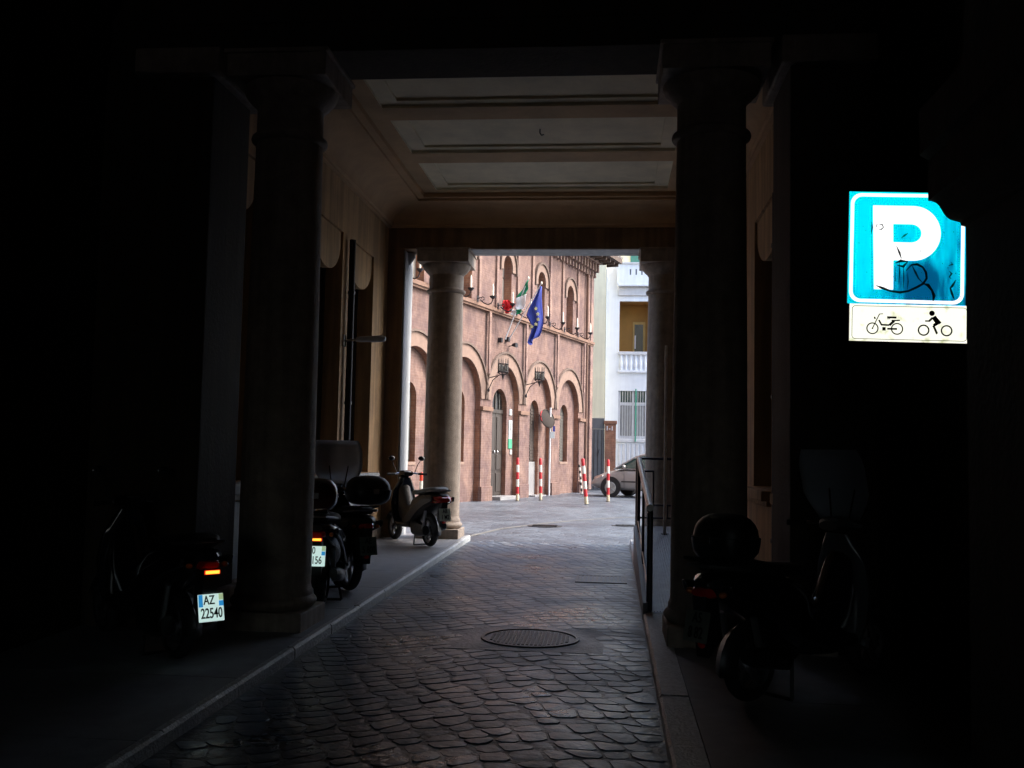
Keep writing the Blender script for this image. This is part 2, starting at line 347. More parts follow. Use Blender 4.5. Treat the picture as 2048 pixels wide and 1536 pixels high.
def thing(name, label, cat, loc=(0, 0, 0), rz=0., group=None):
    o = bpy.data.objects.new(name, None); COL.objects.link(o); o.location = loc; o.rotation_euler = (0, 0, rz)
    o.empty_display_size = .2; o['label'] = label; o['category'] = cat
    if group: o['group'] = group
    return o
def struct(name, loc=(0, 0, 0)):
    o = bpy.data.objects.new(name, None); COL.objects.link(o); o.location = loc; o['kind'] = 'structure'; return o
def tag(o, label, cat, group=None):
    o['label'] = label; o['category'] = cat
    if group: o['group'] = group
    return o
def dup(root, loc, rz, label):
    c = root.copy(); COL.objects.link(c); c.location = loc; c.rotation_euler = (0, 0, rz); c['label'] = label
    def rec(a, b):
        for ch in list(a.children):
            d = ch.copy(); COL.objects.link(d); d.parent = b; rec(ch, d)
    rec(root, c); return c
def text(s, size, m, parent, mx, name='lettering', xs=1.0, ext=.002):
    cu = bpy.data.curves.new('t', 'FONT'); cu.body = s; cu.size = size; cu.align_x = 'CENTER'; cu.align_y = 'CENTER'; cu.extrude = ext; cu.offset = size*.012
    to = bpy.data.objects.new('t', cu); COL.objects.link(to)
    me = bpy.data.meshes.new_from_object(to); bpy.data.objects.remove(to); bpy.data.curves.remove(cu)
    me.transform(mx @ Matrix.Diagonal((xs, 1, 1, 1))); me.materials.clear(); me.materials.append(M[m]); me.name = name
    o = bpy.data.objects.new(name, me); COL.objects.link(o); o.parent = parent; return o
def G(y): return .01*max(-5, min(y, 20))           # height of the road surface
KH = .08                                           # kerb height

# ------------------------------------------------------------------ ground
YB, YW = -14., 16.35
def sheet(name, x0, x1, ys, dz, m, parent=None, kind=None, nx=1):
    b = MB(); vs = []; fs = []
    for y in ys:
        for i in range(nx+1): vs.append((x0+(x1-x0)*i/nx, y, G(y)+dz))
    for j in range(len(ys)-1):
        for i in range(nx): a = j*(nx+1)+i; fs.append((a, a+1, a+nx+2, a+nx+1))
    return b.add(vs, fs).build(name, m, parent, kind=kind, fix=False)
sheet('ground', -160, 160, [-120, -5, 20, 400], -.05, 'dirt', kind='structure')
sq = sheet('square_pavement', -40, 40, [YW, 20, 75], 0.0, 'square', kind='structure')
road = struct('road')
sheet('road_bed', -2.28, .32, [YB, -5, YW], -.0006, 'bed', road)
def cobbles():
    TH = R(24); ct, st = math.cos(TH), math.sin(TH); p = .168
    rnd = random.Random(3)
    def corner(i, j):
        r = random.Random(i*7919+j*104729)
        off = .5*(j % 2)*0
        u = (i+off)*p+r.uniform(-.042, .042); v = j*p*.86+r.uniform(-.036, .036)
        x = u*ct-v*st; y = u*st+v*ct
        y += .16*math.sin(x*2.4+.6)                       # rows bow slightly between the kerbs
        return Vector((x-1.0, y+9.5, 0))
    cells = []
    for i in range(-70, 70):
        for j in range(-80, 80):
            q = [corner(i, j), corner(i+1, j), corner(i+1, j+1), corner(i, j+1)]
            c = sum(q, Vector())/4
            if not (-2.22 < c.x < .27 and 4.05 < c.y < YW-.04): continue
            if abs(c.x+.66) < .57 and abs(c.y-8.33) < .49: continue
            if -.45 < c.x < .25 and 11.70 < c.y < 12.46: continue
            cells.append((c.y, q, c))
    cells.sort(key=lambda t: t[0])
    rest = {k: MB() for k in ('cobble',)}
    for n, (_, q, c) in enumerate(cells):
        jt = .0045; ring = []
        for k in range(4):
            a, b_, d = q[k-1], q[k], q[(k+1) % 4]
            e1 = (a-b_).normalized(); e2 = (d-b_).normalized()
            ins = b_+(c-b_).normalized()*jt*1.5; cut = .02+rnd.uniform(0, .02)
            ring += [ins+e1*cut, ins+e2*cut]
        for v in ring:
            v.x = min(max(v.x, -2.262), .298)
        wn_ = .75*min(1, max(.3, (11.5-c.y)/5.5)); tx, ty = rnd.uniform(-.018, .018), rnd.uniform(-.022, .022); h = rnd.choice((rnd.uniform(-.003, .003), rnd.uniform(-.007, .001)))
        g = G(c.y); vs = []
        for sc, z in ((1.0, -.03), (1.0, -.004+.002*wn_), (.95, .0045*wn_), (.78, .0062*wn_)):
            for v in ring:
                w_ = c+(v-c)*sc; vs.append((w_.x, w_.y, g+z+(h+tx*(w_.x-c.x)+ty*(w_.y-c.y))*wn_))
        vs.append((c.x, c.y, g+(.0075+h)*wn_)); fs = []
        for L in range(3):
            for k in range(8): fs.append((L*8+k, L*8+(k+1) % 8, L*8+8+(k+1) % 8, L*8+8+k))
        for k in range(8): fs.append((24+k, 24+(k+1) % 8, 32))
        if n < 300:
            MB().add(vs, fs).build('cobblestone', ('cobble', 'cobble_b', 'cobble_c', 'cobble')[rnd.randrange(4)], road, smooth=True, fix=False)
        else: rest['cobble'].add(vs, fs)
    o = rest['cobble'].build('cobblestones', 'cobble', road, smooth=True, kind='stuff', fix=False)
    me = o.data; me.materials.append(M['cobble_b']); me.materials.append(M['cobble_c'])
    per = 32; mi = []
    for k in range(len(me.polygons)//per): mi += [rnd.choice((0, 1, 2, 0, 1))]*per
    me.polygons.foreach_set('material_index', mi)
cobbles()

def pavement(name, x0, x1):
    p = struct(name)
    ys = [YB+i*1.35 for i in range(int((YW-YB)/1.35)+1)]; ys[-1] = YW
    for a, b_ in zip(ys[:-1], ys[1:]):
        if b_ <= a: continue
        vs = []
        for y in (a+.004, b_-.004):
            for x in (x0, x1):
                for z in (-.06, KH): vs.append((x, y, G(y)+z))
        MB().add(vs, [(0, 2, 3, 1), (4, 5, 7, 6), (0, 1, 5, 4), (2, 6, 7, 3), (0, 4, 6, 2), (1, 3, 7, 5)]).build('paving_slab', 'pave', p)
    return p
pavement('pavement_left', -4.6, -2.34); pavement('pavement_right', .492, 2.6)
def kerb(name, x0, x1):
    p = struct(name); r = random.Random(int(x0*10)); y = YB
    while y < YW:
        L = min(r.uniform(.85, 1.15), YW-y); e = r.uniform(-.004, .004); vs = []; n = 8
        if YW-y-L < .3: L = YW-y
        for i in range(n+1):
            yy = y+.004+(L-.008)*i/n; j = r.uniform(-.005, .005)
            inner = x0 if x0 > -1 else x1; outer = x1 if x0 > -1 else x0; s = 1 if x0 > -1 else -1
            vs += [(inner+j*.6, yy, G(yy)-.05), (inner+j*.6, yy, G(yy)+KH-.014+j), (inner+s*(.014+abs(j)), yy, G(yy)+KH+e+.004),
                   (outer, yy, G(yy)+KH+e+.003), (outer, yy, G(yy)-.05)]
        fs = [(0, 1, 2, 3, 4), tuple(n*5+k for k in (4, 3, 2, 1, 0))]
        for i in range(n):
            for k in range(4): a = i*5+k; fs.append((a, a+5, a+6, a+1))
        MB().add(vs, fs).build('kerb_stone', 'kerb', p); y += L
kerb('kerb_left', -2.335, -2.275); kerb('kerb_right', .31, .487)

def manhole():
    t = thing('manhole_cover', 'large round cast iron manhole cover set in the dark cobbles before the two near columns', 'manhole cover', (-.645, 8.33, G(8.33)))
    MB().box(-.63, .60, -.54, .53, -.03, -.001).build('concrete_surround', 'bed', t)
    b = MB().lathe([(.405, -.02), (.405, .009), (.375, .012), (.375, -.0015)], seg=56, cap=False); b.build('rim', 'iron', t, smooth=True)
    MB().lathe([(.37, -.03), (.37, .002)], seg=48).build('cover_plate', 'iron', t)
    b = MB()
    for i in range(-10, 11):
        for j in range(-10, 11):
            x, y = i*.034, j*.034
            if x*x+y*y < .34**2: b.box(x-.011, x+.011, y-.011, y+.011, .002, .009)
    b.build('raised_studs', 'iron', t, kind='stuff')
manhole()
def grate():
    t = thing('drain_grate', 'rectangular slotted iron drain grate in the cobbles beside the foot of the ramp', 'drain grate', (-.10, 12.08, G(12.08)))
    MB().box(-.30, .30, -.32, -.29, -.03, .006).box(-.30, .30, .29, .32, -.03, .006).box(-.30, -.27, -.29, .29, -.03, .006).box(.27, .30, -.29, .29, -.03, .006).build('frame', 'iron', t)
    for k in range(11): box(-.262+k*.05, -.238+k*.05, -.285, .285, -.02, .005).build('bar', 'iron', t)
    box(-.29, .29, -.3, .3, -.05, -.035).build('pit', 'bed', t)
grate()
for x, y, r, lab in ((-1.27, 19.55, .34, 'small round manhole cover just outside the arcade, nearer the left column'), (.29, 20.2, .27, 'small round manhole cover outside the arcade, half behind the ramp railing')):
    t = thing('manhole_cover', lab, 'manhole cover', (x, y, G(y)), group='small covers outside the arcade')
    MB().lathe([(r, -.03), (r, .006), (r-.02, .008)], seg=32).build('cover_plate', 'iron', t)
    for k in range(-3, 4): box(-r*.7, r*.7, k*r*.2-.012, k*r*.2+.012, .008, .014).build('rib', 'iron', t)
def yellow_line():
    pts = [(-2.43, 16.8), (-2.04, 18.64), (-1.4, 20.04), (-.75, 21.35), (.1, 22.6), (1.2, 23.6)]; b = MB(); vs = []
    for i, (x, y) in enumerate(pts):
        a = Vector(pts[max(0, i-1)]); c = Vector(pts[min(len(pts)-1, i+1)]); d = (c-a).normalized(); nrm = Vector((-d.y, d.x))*.045
        vs += [(x+nrm.x, y+nrm.y, G(y)+.004), (x-nrm.x, y-nrm.y, G(y)+.004)]
    b.add(vs, [(2*i, 2*i+1, 2*i+3, 2*i+2) for i in range(len(pts)-1)])
    b.build('yellow_road_line', 'yline', kind='structure')
yellow_line()

# ------------------------------------------------------------------ arcade walls
SOF = 4.85; CZ = 5.62; CB = 5.18
def wall_holes(b, X, y0, y1, z0, z1, holes, s, depth):
    "wall plane x=X facing s, rectangular holes (ya,yb,za,zb) with reveals going back by depth"
    ys = sorted({y0, y1, *[h[0] for h in holes], *[h[1] for h in holes]}); zs = sorted({z0, z1, *[h[2] for h in holes], *[h[3] for h in holes]})
    for ya, yb in zip(ys[:-1], ys[1:]):
        for za, zb in zip(zs[:-1], zs[1:]):
            cy, cz = (ya+yb)/2, (za+zb)/2
            if any(h[0] < cy < h[1] and h[2] < cz < h[3] for h in holes): continue
            b.add([(X, ya, za), (X, yb, za), (X, yb, zb), (X, ya, zb)], [(0, 1, 2, 3) if s < 0 else (3, 2, 1, 0)])
    for ya, yb, za, zb in holes:
        P = X-s*depth
        for q in ([(X, ya, za), (P, ya, za), (P, ya, zb), (X, ya, zb)], [(X, yb, za), (X, yb, zb), (P, yb, zb), (P, yb, za)],
                  [(X, ya, za), (X, yb, za), (P, yb, za), (P, ya, za)], [(X, ya, zb), (P, ya, zb), (P, yb, zb), (X, yb, zb)]): b.add(q, [(0, 1, 2, 3)])
def niche(parent, X, s, ya, yb, za=1.27, zb=3.98, apron=True):
    w_ = 'shutter_dk'
    P = X-s*.28
    f = box(min(P, P-s*.05), max(P, P-s*.05), ya, yb, za, zb).build('window', 'glassdark', parent)
    fr = MB(); x0, x1 = sorted((P+s*.002, P+s*.05))
    fr.box(x0, x1, ya, ya+.07, za, zb).box(x0, x1, yb-.07, yb, za, zb).box(x0, x1, ya+.07, yb-.07, za, za+.07).box(x0, x1, ya+.07, yb-.07, zb-.07, zb)
    fr.box(x0, x1, (ya+yb)/2-.03, (ya+yb)/2+.03, za+.07, zb-.07)
    fr.build('frame', 'door', f)
    x0, x1 = sorted((X+s*.002, X+s*.16))
    MB().box(x0, x1, ya-.06, yb+.1, za-.11, za-.003).box(*sorted((X+s*.002, X+s*.10)), ya-.03, yb+.07, za-.17, za-.112).build('window_sill', 'pale' if apron else 'plaster', parent, bevel=.012)
    if apron: box(*sorted((X+s*.002, X+s*.04)), ya+.02, yb-.02, .34, za-.19).build('apron_panel', 'pale', parent, bevel=.01)
    # tongue shaped valance hanging in the head of the opening, its lower end rounded
    yc, hw = (ya+yb)/2, (yb-ya)/2-.012
    pts = [(X-s*.03, yc-hw, zb-.003), (X-s*.03, yc-hw, zb-.17)]
    for k in range(1, 18): a = R(180+180*k/18); pts.append((X-s*.03, yc+hw*math.cos(a), zb-.17+.42*math.sin(a)))
    pts += [(X-s*.03, yc+hw, zb-.17), (X-s*.03, yc+hw, zb-.003)]
    MB().extr(pts, (-s*.10, 0, 0)).build('rounded_valance', 'plaster', parent, bevel=.006)
WL, WR = -3.62, 1.68
H_L = [(8.9, 9.78, 1.27, 4.52), (10.25, 11.45, 1.27, 4.52), (11.75, 12.98, 1.27, 4.52), (13.38, 14.72, 1.27, 4.52)]
H_R = [(8.9, 9.78, 1.27, 4.42), (10.5, 12.1, 1.27, 4.42), (13.2, 14.5, 1.27, 4.42)]
wl = struct('wall_left'); wr = struct('wall_right')
b = MB(); wall_holes(b, WL, 8.4, 15.66, -.1, CZ+.1, H_L, 1, .28); b.build('wall_face', 'plaster', wl, fix=False)
b = MB(); wall_holes(b, WR, 8.4, 15.66, -.1, CZ+.1, H_R, -1, .28); b.build('wall_face', 'plaster', wr, fix=False)
box(WL-1.2, WL-.4, 8.56, 16.0, -.2, 6).build('outer_wall', 'plaster_dark', wl); box(WR+.4, WR+.9, 8.0, 16.0, -.2, 6).build('outer_wall', 'plaster_dark', wr)
for h in H_L: niche(wl, WL, 1, h[0], h[1], h[2], h[3], apron=True)
for h in H_R: niche(wr, WR, -1, h[0], h[1], h[2], h[3], apron=False)
for X, s, p in ((WL, 1, wl), (WR, -1, wr)):
    # skirting
    x0, x1 = sorted((X+s*.002, X+s*.03)); box(x0, x1, 8.62, 15.6, .1, .42).build('skirting', 'stone', p, bevel=.006)
    # pilaster in line with the near columns
    x0, x1 = sorted((X-s*.7, X+s*.34)); box(x0, x1, 7.72, 8.55, -.1, SOF).build('pilaster', 'near', p, bevel=.01)
    x0, x1 = sorted((X+s*.002, X+s*.40)); box(x0, x1, 7.66, 8.61, .1, .42).build('pilaster_base', 'stone', p, bevel=.01)
    x0, x1 = sorted((X-s*.3, X+s*.42)); MB().box(x0, x1, 7.62, 8.65, SOF-.22, SOF-.003).build('pilaster_capital', 'stone', p, bevel=.02)
# near bay: left wall and right wall up to the camera
b = MB(); NH = [(1.2, 2.5, 1.27, 4.52), (4.4, 5.9, .2, 3.3)]
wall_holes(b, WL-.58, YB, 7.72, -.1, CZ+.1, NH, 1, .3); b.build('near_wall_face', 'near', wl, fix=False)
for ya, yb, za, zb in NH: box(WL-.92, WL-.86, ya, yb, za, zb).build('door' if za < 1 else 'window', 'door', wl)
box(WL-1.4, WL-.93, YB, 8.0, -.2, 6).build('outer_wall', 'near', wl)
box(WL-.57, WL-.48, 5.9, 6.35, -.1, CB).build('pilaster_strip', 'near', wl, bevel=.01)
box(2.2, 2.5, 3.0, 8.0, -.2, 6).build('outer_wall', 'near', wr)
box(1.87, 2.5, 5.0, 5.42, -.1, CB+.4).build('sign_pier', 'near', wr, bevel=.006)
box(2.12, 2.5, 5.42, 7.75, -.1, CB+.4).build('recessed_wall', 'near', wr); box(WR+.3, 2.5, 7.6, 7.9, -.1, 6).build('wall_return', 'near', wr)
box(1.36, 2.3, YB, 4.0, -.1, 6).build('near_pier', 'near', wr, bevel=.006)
box(2.15, 2.3, 4.0, 5.0, -.1, 6).build('recessed_wall', 'near', wr)
# ogee impost moulding on the near pier, it crosses the corner of the sign
pr = [(1.362, 2.515), (1.345, 2.52), (1.342, 2.532), (1.325, 2.537), (1.305, 2.543), (1.291, 2.553), (1.280, 2.568), (1.270, 2.587), (1.262, 2.600), (1.250, 2.611), (1.235, 2.617), (1.222, 2.618)]
pr += [(1.222, 2.66), (1.225, 2.78), (1.19, 2.80), (1.19, 2.98), (1.362, 2.98)]
MB().extr([(x, YB, z) for x, z in pr], (0, 4.0-YB, 0)).build('impost_moulding', 'near', wr)

# ceiling with coffers
ce = struct('ceiling')
CX0, CX1 = -2.74, .79
pan = [(8.72, 9.52), (9.95, 11.32), (11.75, 13.10), (13.55, 14.98)]
def coffers(pans, y0, y1, x0, x1, ma, mb_, z=CZ):
    b = MB(); ys = [y0]+[v for p in pans for v in p]+[y1]
    b.add([(WL-1.0, y0, z), (x0, y0, z), (x0, y1, z), (WL-1.0, y1, z)], [(0, 1, 2, 3)]); b.add([(x1, y0, z), (WR+.5, y0, z), (WR+.5, y1, z), (x1, y1, z)], [(0, 1, 2, 3)])
    for i in range(0, len(ys), 2): b.add([(x0, ys[i], z), (x1, ys[i], z), (x1, ys[i+1], z), (x0, ys[i+1], z)], [(0, 1, 2, 3)])
    b.build('ceiling_beams', ma, ce, fix=False)
    for ya, yb in pans:
        q = MB()
        def ring(xa, xb, yc, yd, zz): return [(xa, yc, zz), (xb, yc, zz), (xb, yd, zz), (xa, yd, zz)]
        R_ = [ring(x0, x1, ya, yb, z), ring(x0, x1, ya, yb, z+.04), ring(x0+.20, x1-.20, ya+.13, yb-.13, z+.04), ring(x0+.20, x1-.20, ya+.13, yb-.13, z+.07)]
        vs = [v for r_ in R_ for v in r_]; fs = []
        for i in range(3):
            for k in range(4): fs.append((i*4+k, i*4+(k+1) % 4, i*4+4+(k+1) % 4, i*4+4+k))
        fs.append((12, 13, 14, 15)); q.add(vs, fs); q.build('coffer_panel', mb_, ce, fix=False)
coffers(pan, 8.35, 15.75, CX0, CX1, 'ceil', 'panel')
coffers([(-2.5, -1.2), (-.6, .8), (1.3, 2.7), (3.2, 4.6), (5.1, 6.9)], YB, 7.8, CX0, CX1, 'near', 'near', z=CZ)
box(-5.3, 3.2, YB-.3, 16.3, CZ+.13, CZ+.4).build('roof_slab', 'near', ce)
# small hook on the middle panel
b = MB().tube([(-.95, 12.35, CZ+.10), (-.95, 12.35, CZ+.02), (-.93, 12.35, CZ-.01), (-.90, 12.35, CZ)], .008, 6); b.build('ceiling_hook', 'wrought', ce)
# cove cornice: profile distance from wall -> height
COVE = [(0, CB), (.05, CB), (.05, CB+.04), (.08, CB+.05)]+[(.08+.46*(1-math.cos(R(9*k))), CB+.06+.27*math.sin(R(9*k))) for k in range(1, 11)]+[(.56, CB+.33), (.56, CB+.37), (.66, CB+.37), (.66, CZ), (0, CZ)]
def cove_line(X, s, y0, y1, m, nm='cornice'):
    MB().extr([(X+s*(d+.002), y0, z-.001) for d, z in COVE], (0, y1-y0, 0)).build(nm, m, ce, smooth=True)
cove_line(WL, 1, 8.37, 15.64, 'cove'); cove_line(WR, -1, 8.37, 15.64, 'cove')
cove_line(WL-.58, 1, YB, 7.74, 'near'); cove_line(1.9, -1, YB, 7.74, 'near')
MB().extr([(WL+.004, 15.658-d*.8, z+.002) for d, z in COVE], (WR-WL-.008, 0, 0)).build('end_cornice', 'cove', ce, smooth=True)

# transverse beams
be = struct('entablature')
def beam(y0, y1, m, nm):
    b = MB().box(WL-1, WR+.6, y0, y1, SOF, CZ+.1); b.build(nm, m, be, bevel=.008)
    for zz, d in ((SOF+.24, .02), (SOF+.5, .045)):
        MB().box(WL, WR, y0-d, y0-.002, zz, CZ-.06).build('fascia_band', m, be, bevel=.004)
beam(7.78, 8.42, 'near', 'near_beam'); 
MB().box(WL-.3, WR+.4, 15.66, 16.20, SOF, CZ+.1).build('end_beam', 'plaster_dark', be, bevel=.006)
box(-2.28, .42, 15.68, 16.19, SOF-.012, SOF-.002).build('soffit_panel', 'pale', be)
# end wall: side piers with lit outer reveal, mass of the building over the arcade
we = struct('wall_end')
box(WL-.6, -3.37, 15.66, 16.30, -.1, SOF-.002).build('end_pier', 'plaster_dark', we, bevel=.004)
box(-3.368, -3.345, 15.70, 16.33, .2, SOF-.02).build('lit_respond', 'pale', we, bevel=.008)
MB().lathe([(.02, SOF-.2), (.06, SOF-.14), (.10, SOF-.08), (.10, SOF-.02)], (-3.345, 16.0, 0), 20).build('respond_capital', 'pale', we, smooth=True)
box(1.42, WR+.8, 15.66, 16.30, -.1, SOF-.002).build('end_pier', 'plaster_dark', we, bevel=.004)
MB().box(-22, WL-.6, 15.8, 16.4, -.1, 13).box(WR+.8, 20, 15.8, 16.4, -.1, 13).box(WL-.6, WR+.8, 15.9, 16.42, CZ+.1, 13).build('outer_facade', 'cream', we)
MB().box(-22, 20, 6, 15.7, 12.7, 13).build('roof', 'tile', we)
wb = struct('wall_back'); MB().box(-5.2, -2.8, YB-.3, YB, -.1, 6.1).box(.8, 3.5, YB-.3, YB, -.1, 6.1).box(-2.8, .8, YB-.3, YB, 4.0, 6.1).build('back_wall', 'near', wb)  # unseen gap left open behind the camera to fill the near columns with light

# ------------------------------------------------------------------ columns
def column(x, y, label, zt=SOF):
    g = G(y)+KH; t = thing('stone_column', label, 'column', (x, y, g), group='columns carrying the arcade beams')
    H = zt-g
    box(-.34, .34, -.34, .34, -.05, .145).build('plinth', 'stone', t, bevel=.012)
    MB().lathe([(.30, .146)]+[(.315+.035*math.sin(R(18*k)), .15+.10*k/10) for k in range(11)]+[(.315, .26), (.315, .285), (.305, .30), (.298, .34)], seg=48).build('base', 'stone', t, smooth=True)
    pr = []
    for k in range(21):
        q = k/20; z = .34+(H-.70-.34)*q; r = .298-.032*max(0, q-.25)**1.4; pr.append((r, z))
    MB().lathe(pr, seg=48).build('shaft', 'stone', t, smooth=True)
    a = H-.70
    MB().lathe([(.278, a), (.295, a+.005), (.312, a+.02), (.318, a+.04), (.312, a+.06), (.285, a+.075), (.276, a+.09), (.276, a+.30), (.29, a+.315), (.30, a+.33),
                (.335, a+.36), (.375, a+.41), (.392, a+.455), (.392, a+.468)], seg=48).build('capital', 'stone', t, smooth=True)
    MB().box(-.415, .415, -.415, .415, a+.47, a+.66).box(-.435, .435, -.435, .435, a+.661, H-.004).build('abacus', 'stone', t, bevel=.008)
    return t
column(-2.75, 8.1, 'near left stone column beside the two motor scooters with flash-lit plates')
column(.775, 8.1, 'near right stone column between the metal ramp and the dark scooter')
column(-2.71, 15.95, 'far left stone column beside the silver scooter, lit from outside')
column(.83, 15.95, 'far right stone column seen behind the ramp railing')

# ------------------------------------------------------------------ wall fittings
t = thing('wall_lamp', 'pale tubular wall lamp sticking out between the left niches', 'lamp', (WL, 13.14, 3.07))
MB().tube([(.01, 0, 0), (.16, 0, .01), (.22, 0, .02)], .018, 8).build('arm', 'alu', t, smooth=True)
MB().loft([(.18, 0, .015, .045, .03), (.24, 0, .02, .06, .04), (.42, 0, .025, .065, .045), (.54, 0, .03, .06, .045), (.58, 0, .03, .03, .03)], 12).build('lamp_head', 'whitegrey', t, smooth=True)
box(.0, .025, -.06, .06, -.08, .08).build('wall_plate', 'alu', t, bevel=.004)
t = thing('downpipe', 'thin dark downpipe on the left wall between the last two niches', 'pipe', (WL+.07, 13.21, G(13)+KH))
MB().tube([(0, 0, 0), (0, 0, 4.25)], .045, 12).build('pipe', 'wrought', t, smooth=True)
for z in (.6, 2.0, 3.5): MB().lathe([(.055, z), (.055, z+.04)], seg=12).build('clamp', 'iron', t)
t = thing('downpipe', 'thin dark downpipe on the right wall beyond the near pilaster', 'pipe', (WR-.08, 9.98, G(10)+KH))
MB().tube([(0, 0, 0), (0, 0, 4.05)], .045, 12).build('pipe', 'wrought', t, smooth=True)
for z in (.6, 2.0, 3.5): MB().lathe([(.055, z), (.055, z+.04)], seg=12).build('clamp', 'iron', t)

# ------------------------------------------------------------------ parking sign
def sign():
    t = thing('parking_sign', 'flash-lit blue parking sign with white P and smeared black paint', 'road sign', (1.525, 5.35, 2.71), 0)
    t.rotation_euler = (0, R(1.3), 0)
    h = .298
    box(-h, h, 0, .025, -h, h).build('sign_back', 'p_frame', t)
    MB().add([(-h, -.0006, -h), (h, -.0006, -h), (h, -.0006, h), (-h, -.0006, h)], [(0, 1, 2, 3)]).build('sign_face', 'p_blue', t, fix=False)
    def rr(a, r, n=6):
        p = []
        for cx, cz, s0 in ((a-r, a-r, 0), (-(a-r), a-r, 90), (-(a-r), -(a-r), 180), (a-r, -(a-r), 270)):
            for k in range(n+1): q = R(s0+90*k/n); p.append((cx+r*math.cos(q), cz+r*math.sin(q)))
        return p
    o_, i_ = rr(h-.008, .055), rr(h-.026, .042); n = len(o_)
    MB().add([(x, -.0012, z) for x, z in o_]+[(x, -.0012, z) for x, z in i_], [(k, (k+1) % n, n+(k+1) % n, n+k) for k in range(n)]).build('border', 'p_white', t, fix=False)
    # letter P: stem and bowl as one ring shape
    b = MB(); u = .6/860.
    def Z(px, pz): return ((px-645)*u+.0, (575-pz)*u)
    stem = [Z(392, 252), Z(540, 252), Z(545, 530), Z(548, 660), Z(550, 890), Z(410, 890)]
    b.add([(x, -.0020, z) for x, z in stem], [tuple(range(6))])
    no = 20; outer = [Z(540, 252), Z(690, 252)]; inner = [Z(542, 392), Z(672, 392)]
    for k in range(1, no): a = R(-90+180*k/no); outer.append(Z(690+198*math.cos(a), 460+208*math.sin(a))); inner.append(Z(672+76*math.cos(a), 461+69*math.sin(a)))
    outer += [Z(690, 668), Z(547, 668)]; inner += [Z(672, 530), Z(543, 530)]; m_ = len(outer)
    b.add([(x, -.0020, z) for x, z in outer]+[(x, -.0020, z) for x, z in inner], [(k, k+1, m_+k+1, m_+k) for k in range(m_-1)])
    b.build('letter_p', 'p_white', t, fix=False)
    # black spray scrawl
    def scr(pts, w_, y=-.003):
        q = MB(); vs = []; P = [Vector((*Z(*p),)) for p in pts]
        for i, p in enumerate(P):
            d = (P[min(i+1, len(P)-1)]-P[max(i-1, 0)]).normalized(); nn = Vector((-d.y, d.x))*w_*(.6+.5*abs(math.sin(i*1.7)))*(.35 if i in (0, len(P)-1) else 1)
            vs += [(p.x+nn.x, y, p.y+nn.y), (p.x-nn.x, y, p.y-nn.y)]
        return q.add(vs, [(2*i, 2*i+1, 2*i+3, 2*i+2) for i in range(len(P)-1)])
    L = [([(425, 862), (470, 880), (530, 902), (600, 910), (660, 898), (720, 868), (765, 840), (790, 800), (785, 755), (760, 715), (720, 695), (680, 700), (640, 745)], .0062),
         ([(560, 690), (600, 672), (650, 676), (620, 715), (575, 705)], .007), ([(765, 838), (800, 850), (830, 890), (845, 930), (838, 968)], .008),
         ([(680, 700), (710, 760), (730, 800), (765, 838)], .005), ([(568, 560), (590, 610), (605, 655)], .005),
         ([(600, 500), (625, 478), (650, 460)], .0045), ([(435, 395), (462, 400), (470, 420), (455, 436), (438, 436)], .003), ([(408, 405), (425, 398), (415, 415), (428, 418)], .0028), ([(384, 380), (388, 420), (382, 470)], .004),
         ([(960, 672), (975, 690), (945, 700)], .005), ([(950, 740), (968, 760), (952, 785), (965, 800)], .005), ([(1000, 805), (975, 850), (960, 870), (972, 910), (990, 955)], .006),
         ([(590, 680), (592, 760), (588, 850)], .003), ([(620, 700), (624, 790), (622, 880)], .003), ([(650, 760), (655, 830), (650, 890)], .003), ([(735, 600), (742, 592)], .006), ([(560, 720), (565, 830)], .004)]
    sp_ = MB()
    for k, (pts, w_) in enumerate(L):
        scr(pts, w_, -.0032-.0003*k).build('black_paint_stroke', 'ink_grey', t, fix=False)
    r = random.Random(5); b = MB()
    for k in range(60):
        px, pz = r.uniform(270, 1040), r.uniform(180, 960); x, z = Z(px, pz); e = r.uniform(.001, .0028)
        b.add([(x-e, -.0085, z), (x, -.0085, z-e*1.4), (x+e, -.0085, z), (x, -.0085, z+e)], [(0, 1, 2, 3)])
    b.build('paint_specks', 'ink_grey', t, kind='stuff', fix=False)
    for z in (-.16, .16): MB().box(-.27, .345, .027, .05, z-.02, z+.02).build('mounting_arm', 'p_frame', t)
    p = thing('supplementary_plate', 'flash-lit cream plate with moped and motorcycle symbols below the parking sign', 'road sign', (1.533, 5.35, 2.315), 0)
    p.rotation_euler = (0, R(1.0), 0)
    MB().box(-.302, .302, 0, .02, -.098, .098).build('plate_back', 'p_frame', p)
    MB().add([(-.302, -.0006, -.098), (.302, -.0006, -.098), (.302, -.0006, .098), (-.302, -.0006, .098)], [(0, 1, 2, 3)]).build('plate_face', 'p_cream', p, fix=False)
    def rrect(a, c, r, n=5):
        q = []
        for cx, cz, s0 in ((a-r, c-r, 0), (-(a-r), c-r, 90), (-(a-r), -(c-r), 180), (a-r, -(c-r), 270)):
            for k in range(n+1): g = R(s0+90*k/n); q.append((cx+r*math.cos(g), cz+r*math.sin(g)))
        return q
    o_, i_ = rrect(.290, .088, .018), rrect(.287, .085, .015); n = len(o_)
    MB().add([(x, -.0012, z) for x, z in o_]+[(x, -.0012, z) for x, z in i_], [(k, (k+1) % n, n+(k+1) % n, n+k) for k in range(n)]).build('border_line', 'ink', p, fix=False)
    v = .604/850.
    def Q(px, pz): return ((px-665)*v, (1138-pz)*v)
    def circ(b, cx, cz, r0, r1, y, n=28):
        c = Q(cx, cz); b.add([(c[0]+rr_*v*math.cos(2*math.pi*k/n), y, c[1]+rr_*v*math.sin(2*math.pi*k/n)) for rr_ in (r0, r1) for k in range(n)], [(k, (k+1) % n, n+(k+1) % n, n+k) for k in range(n)])
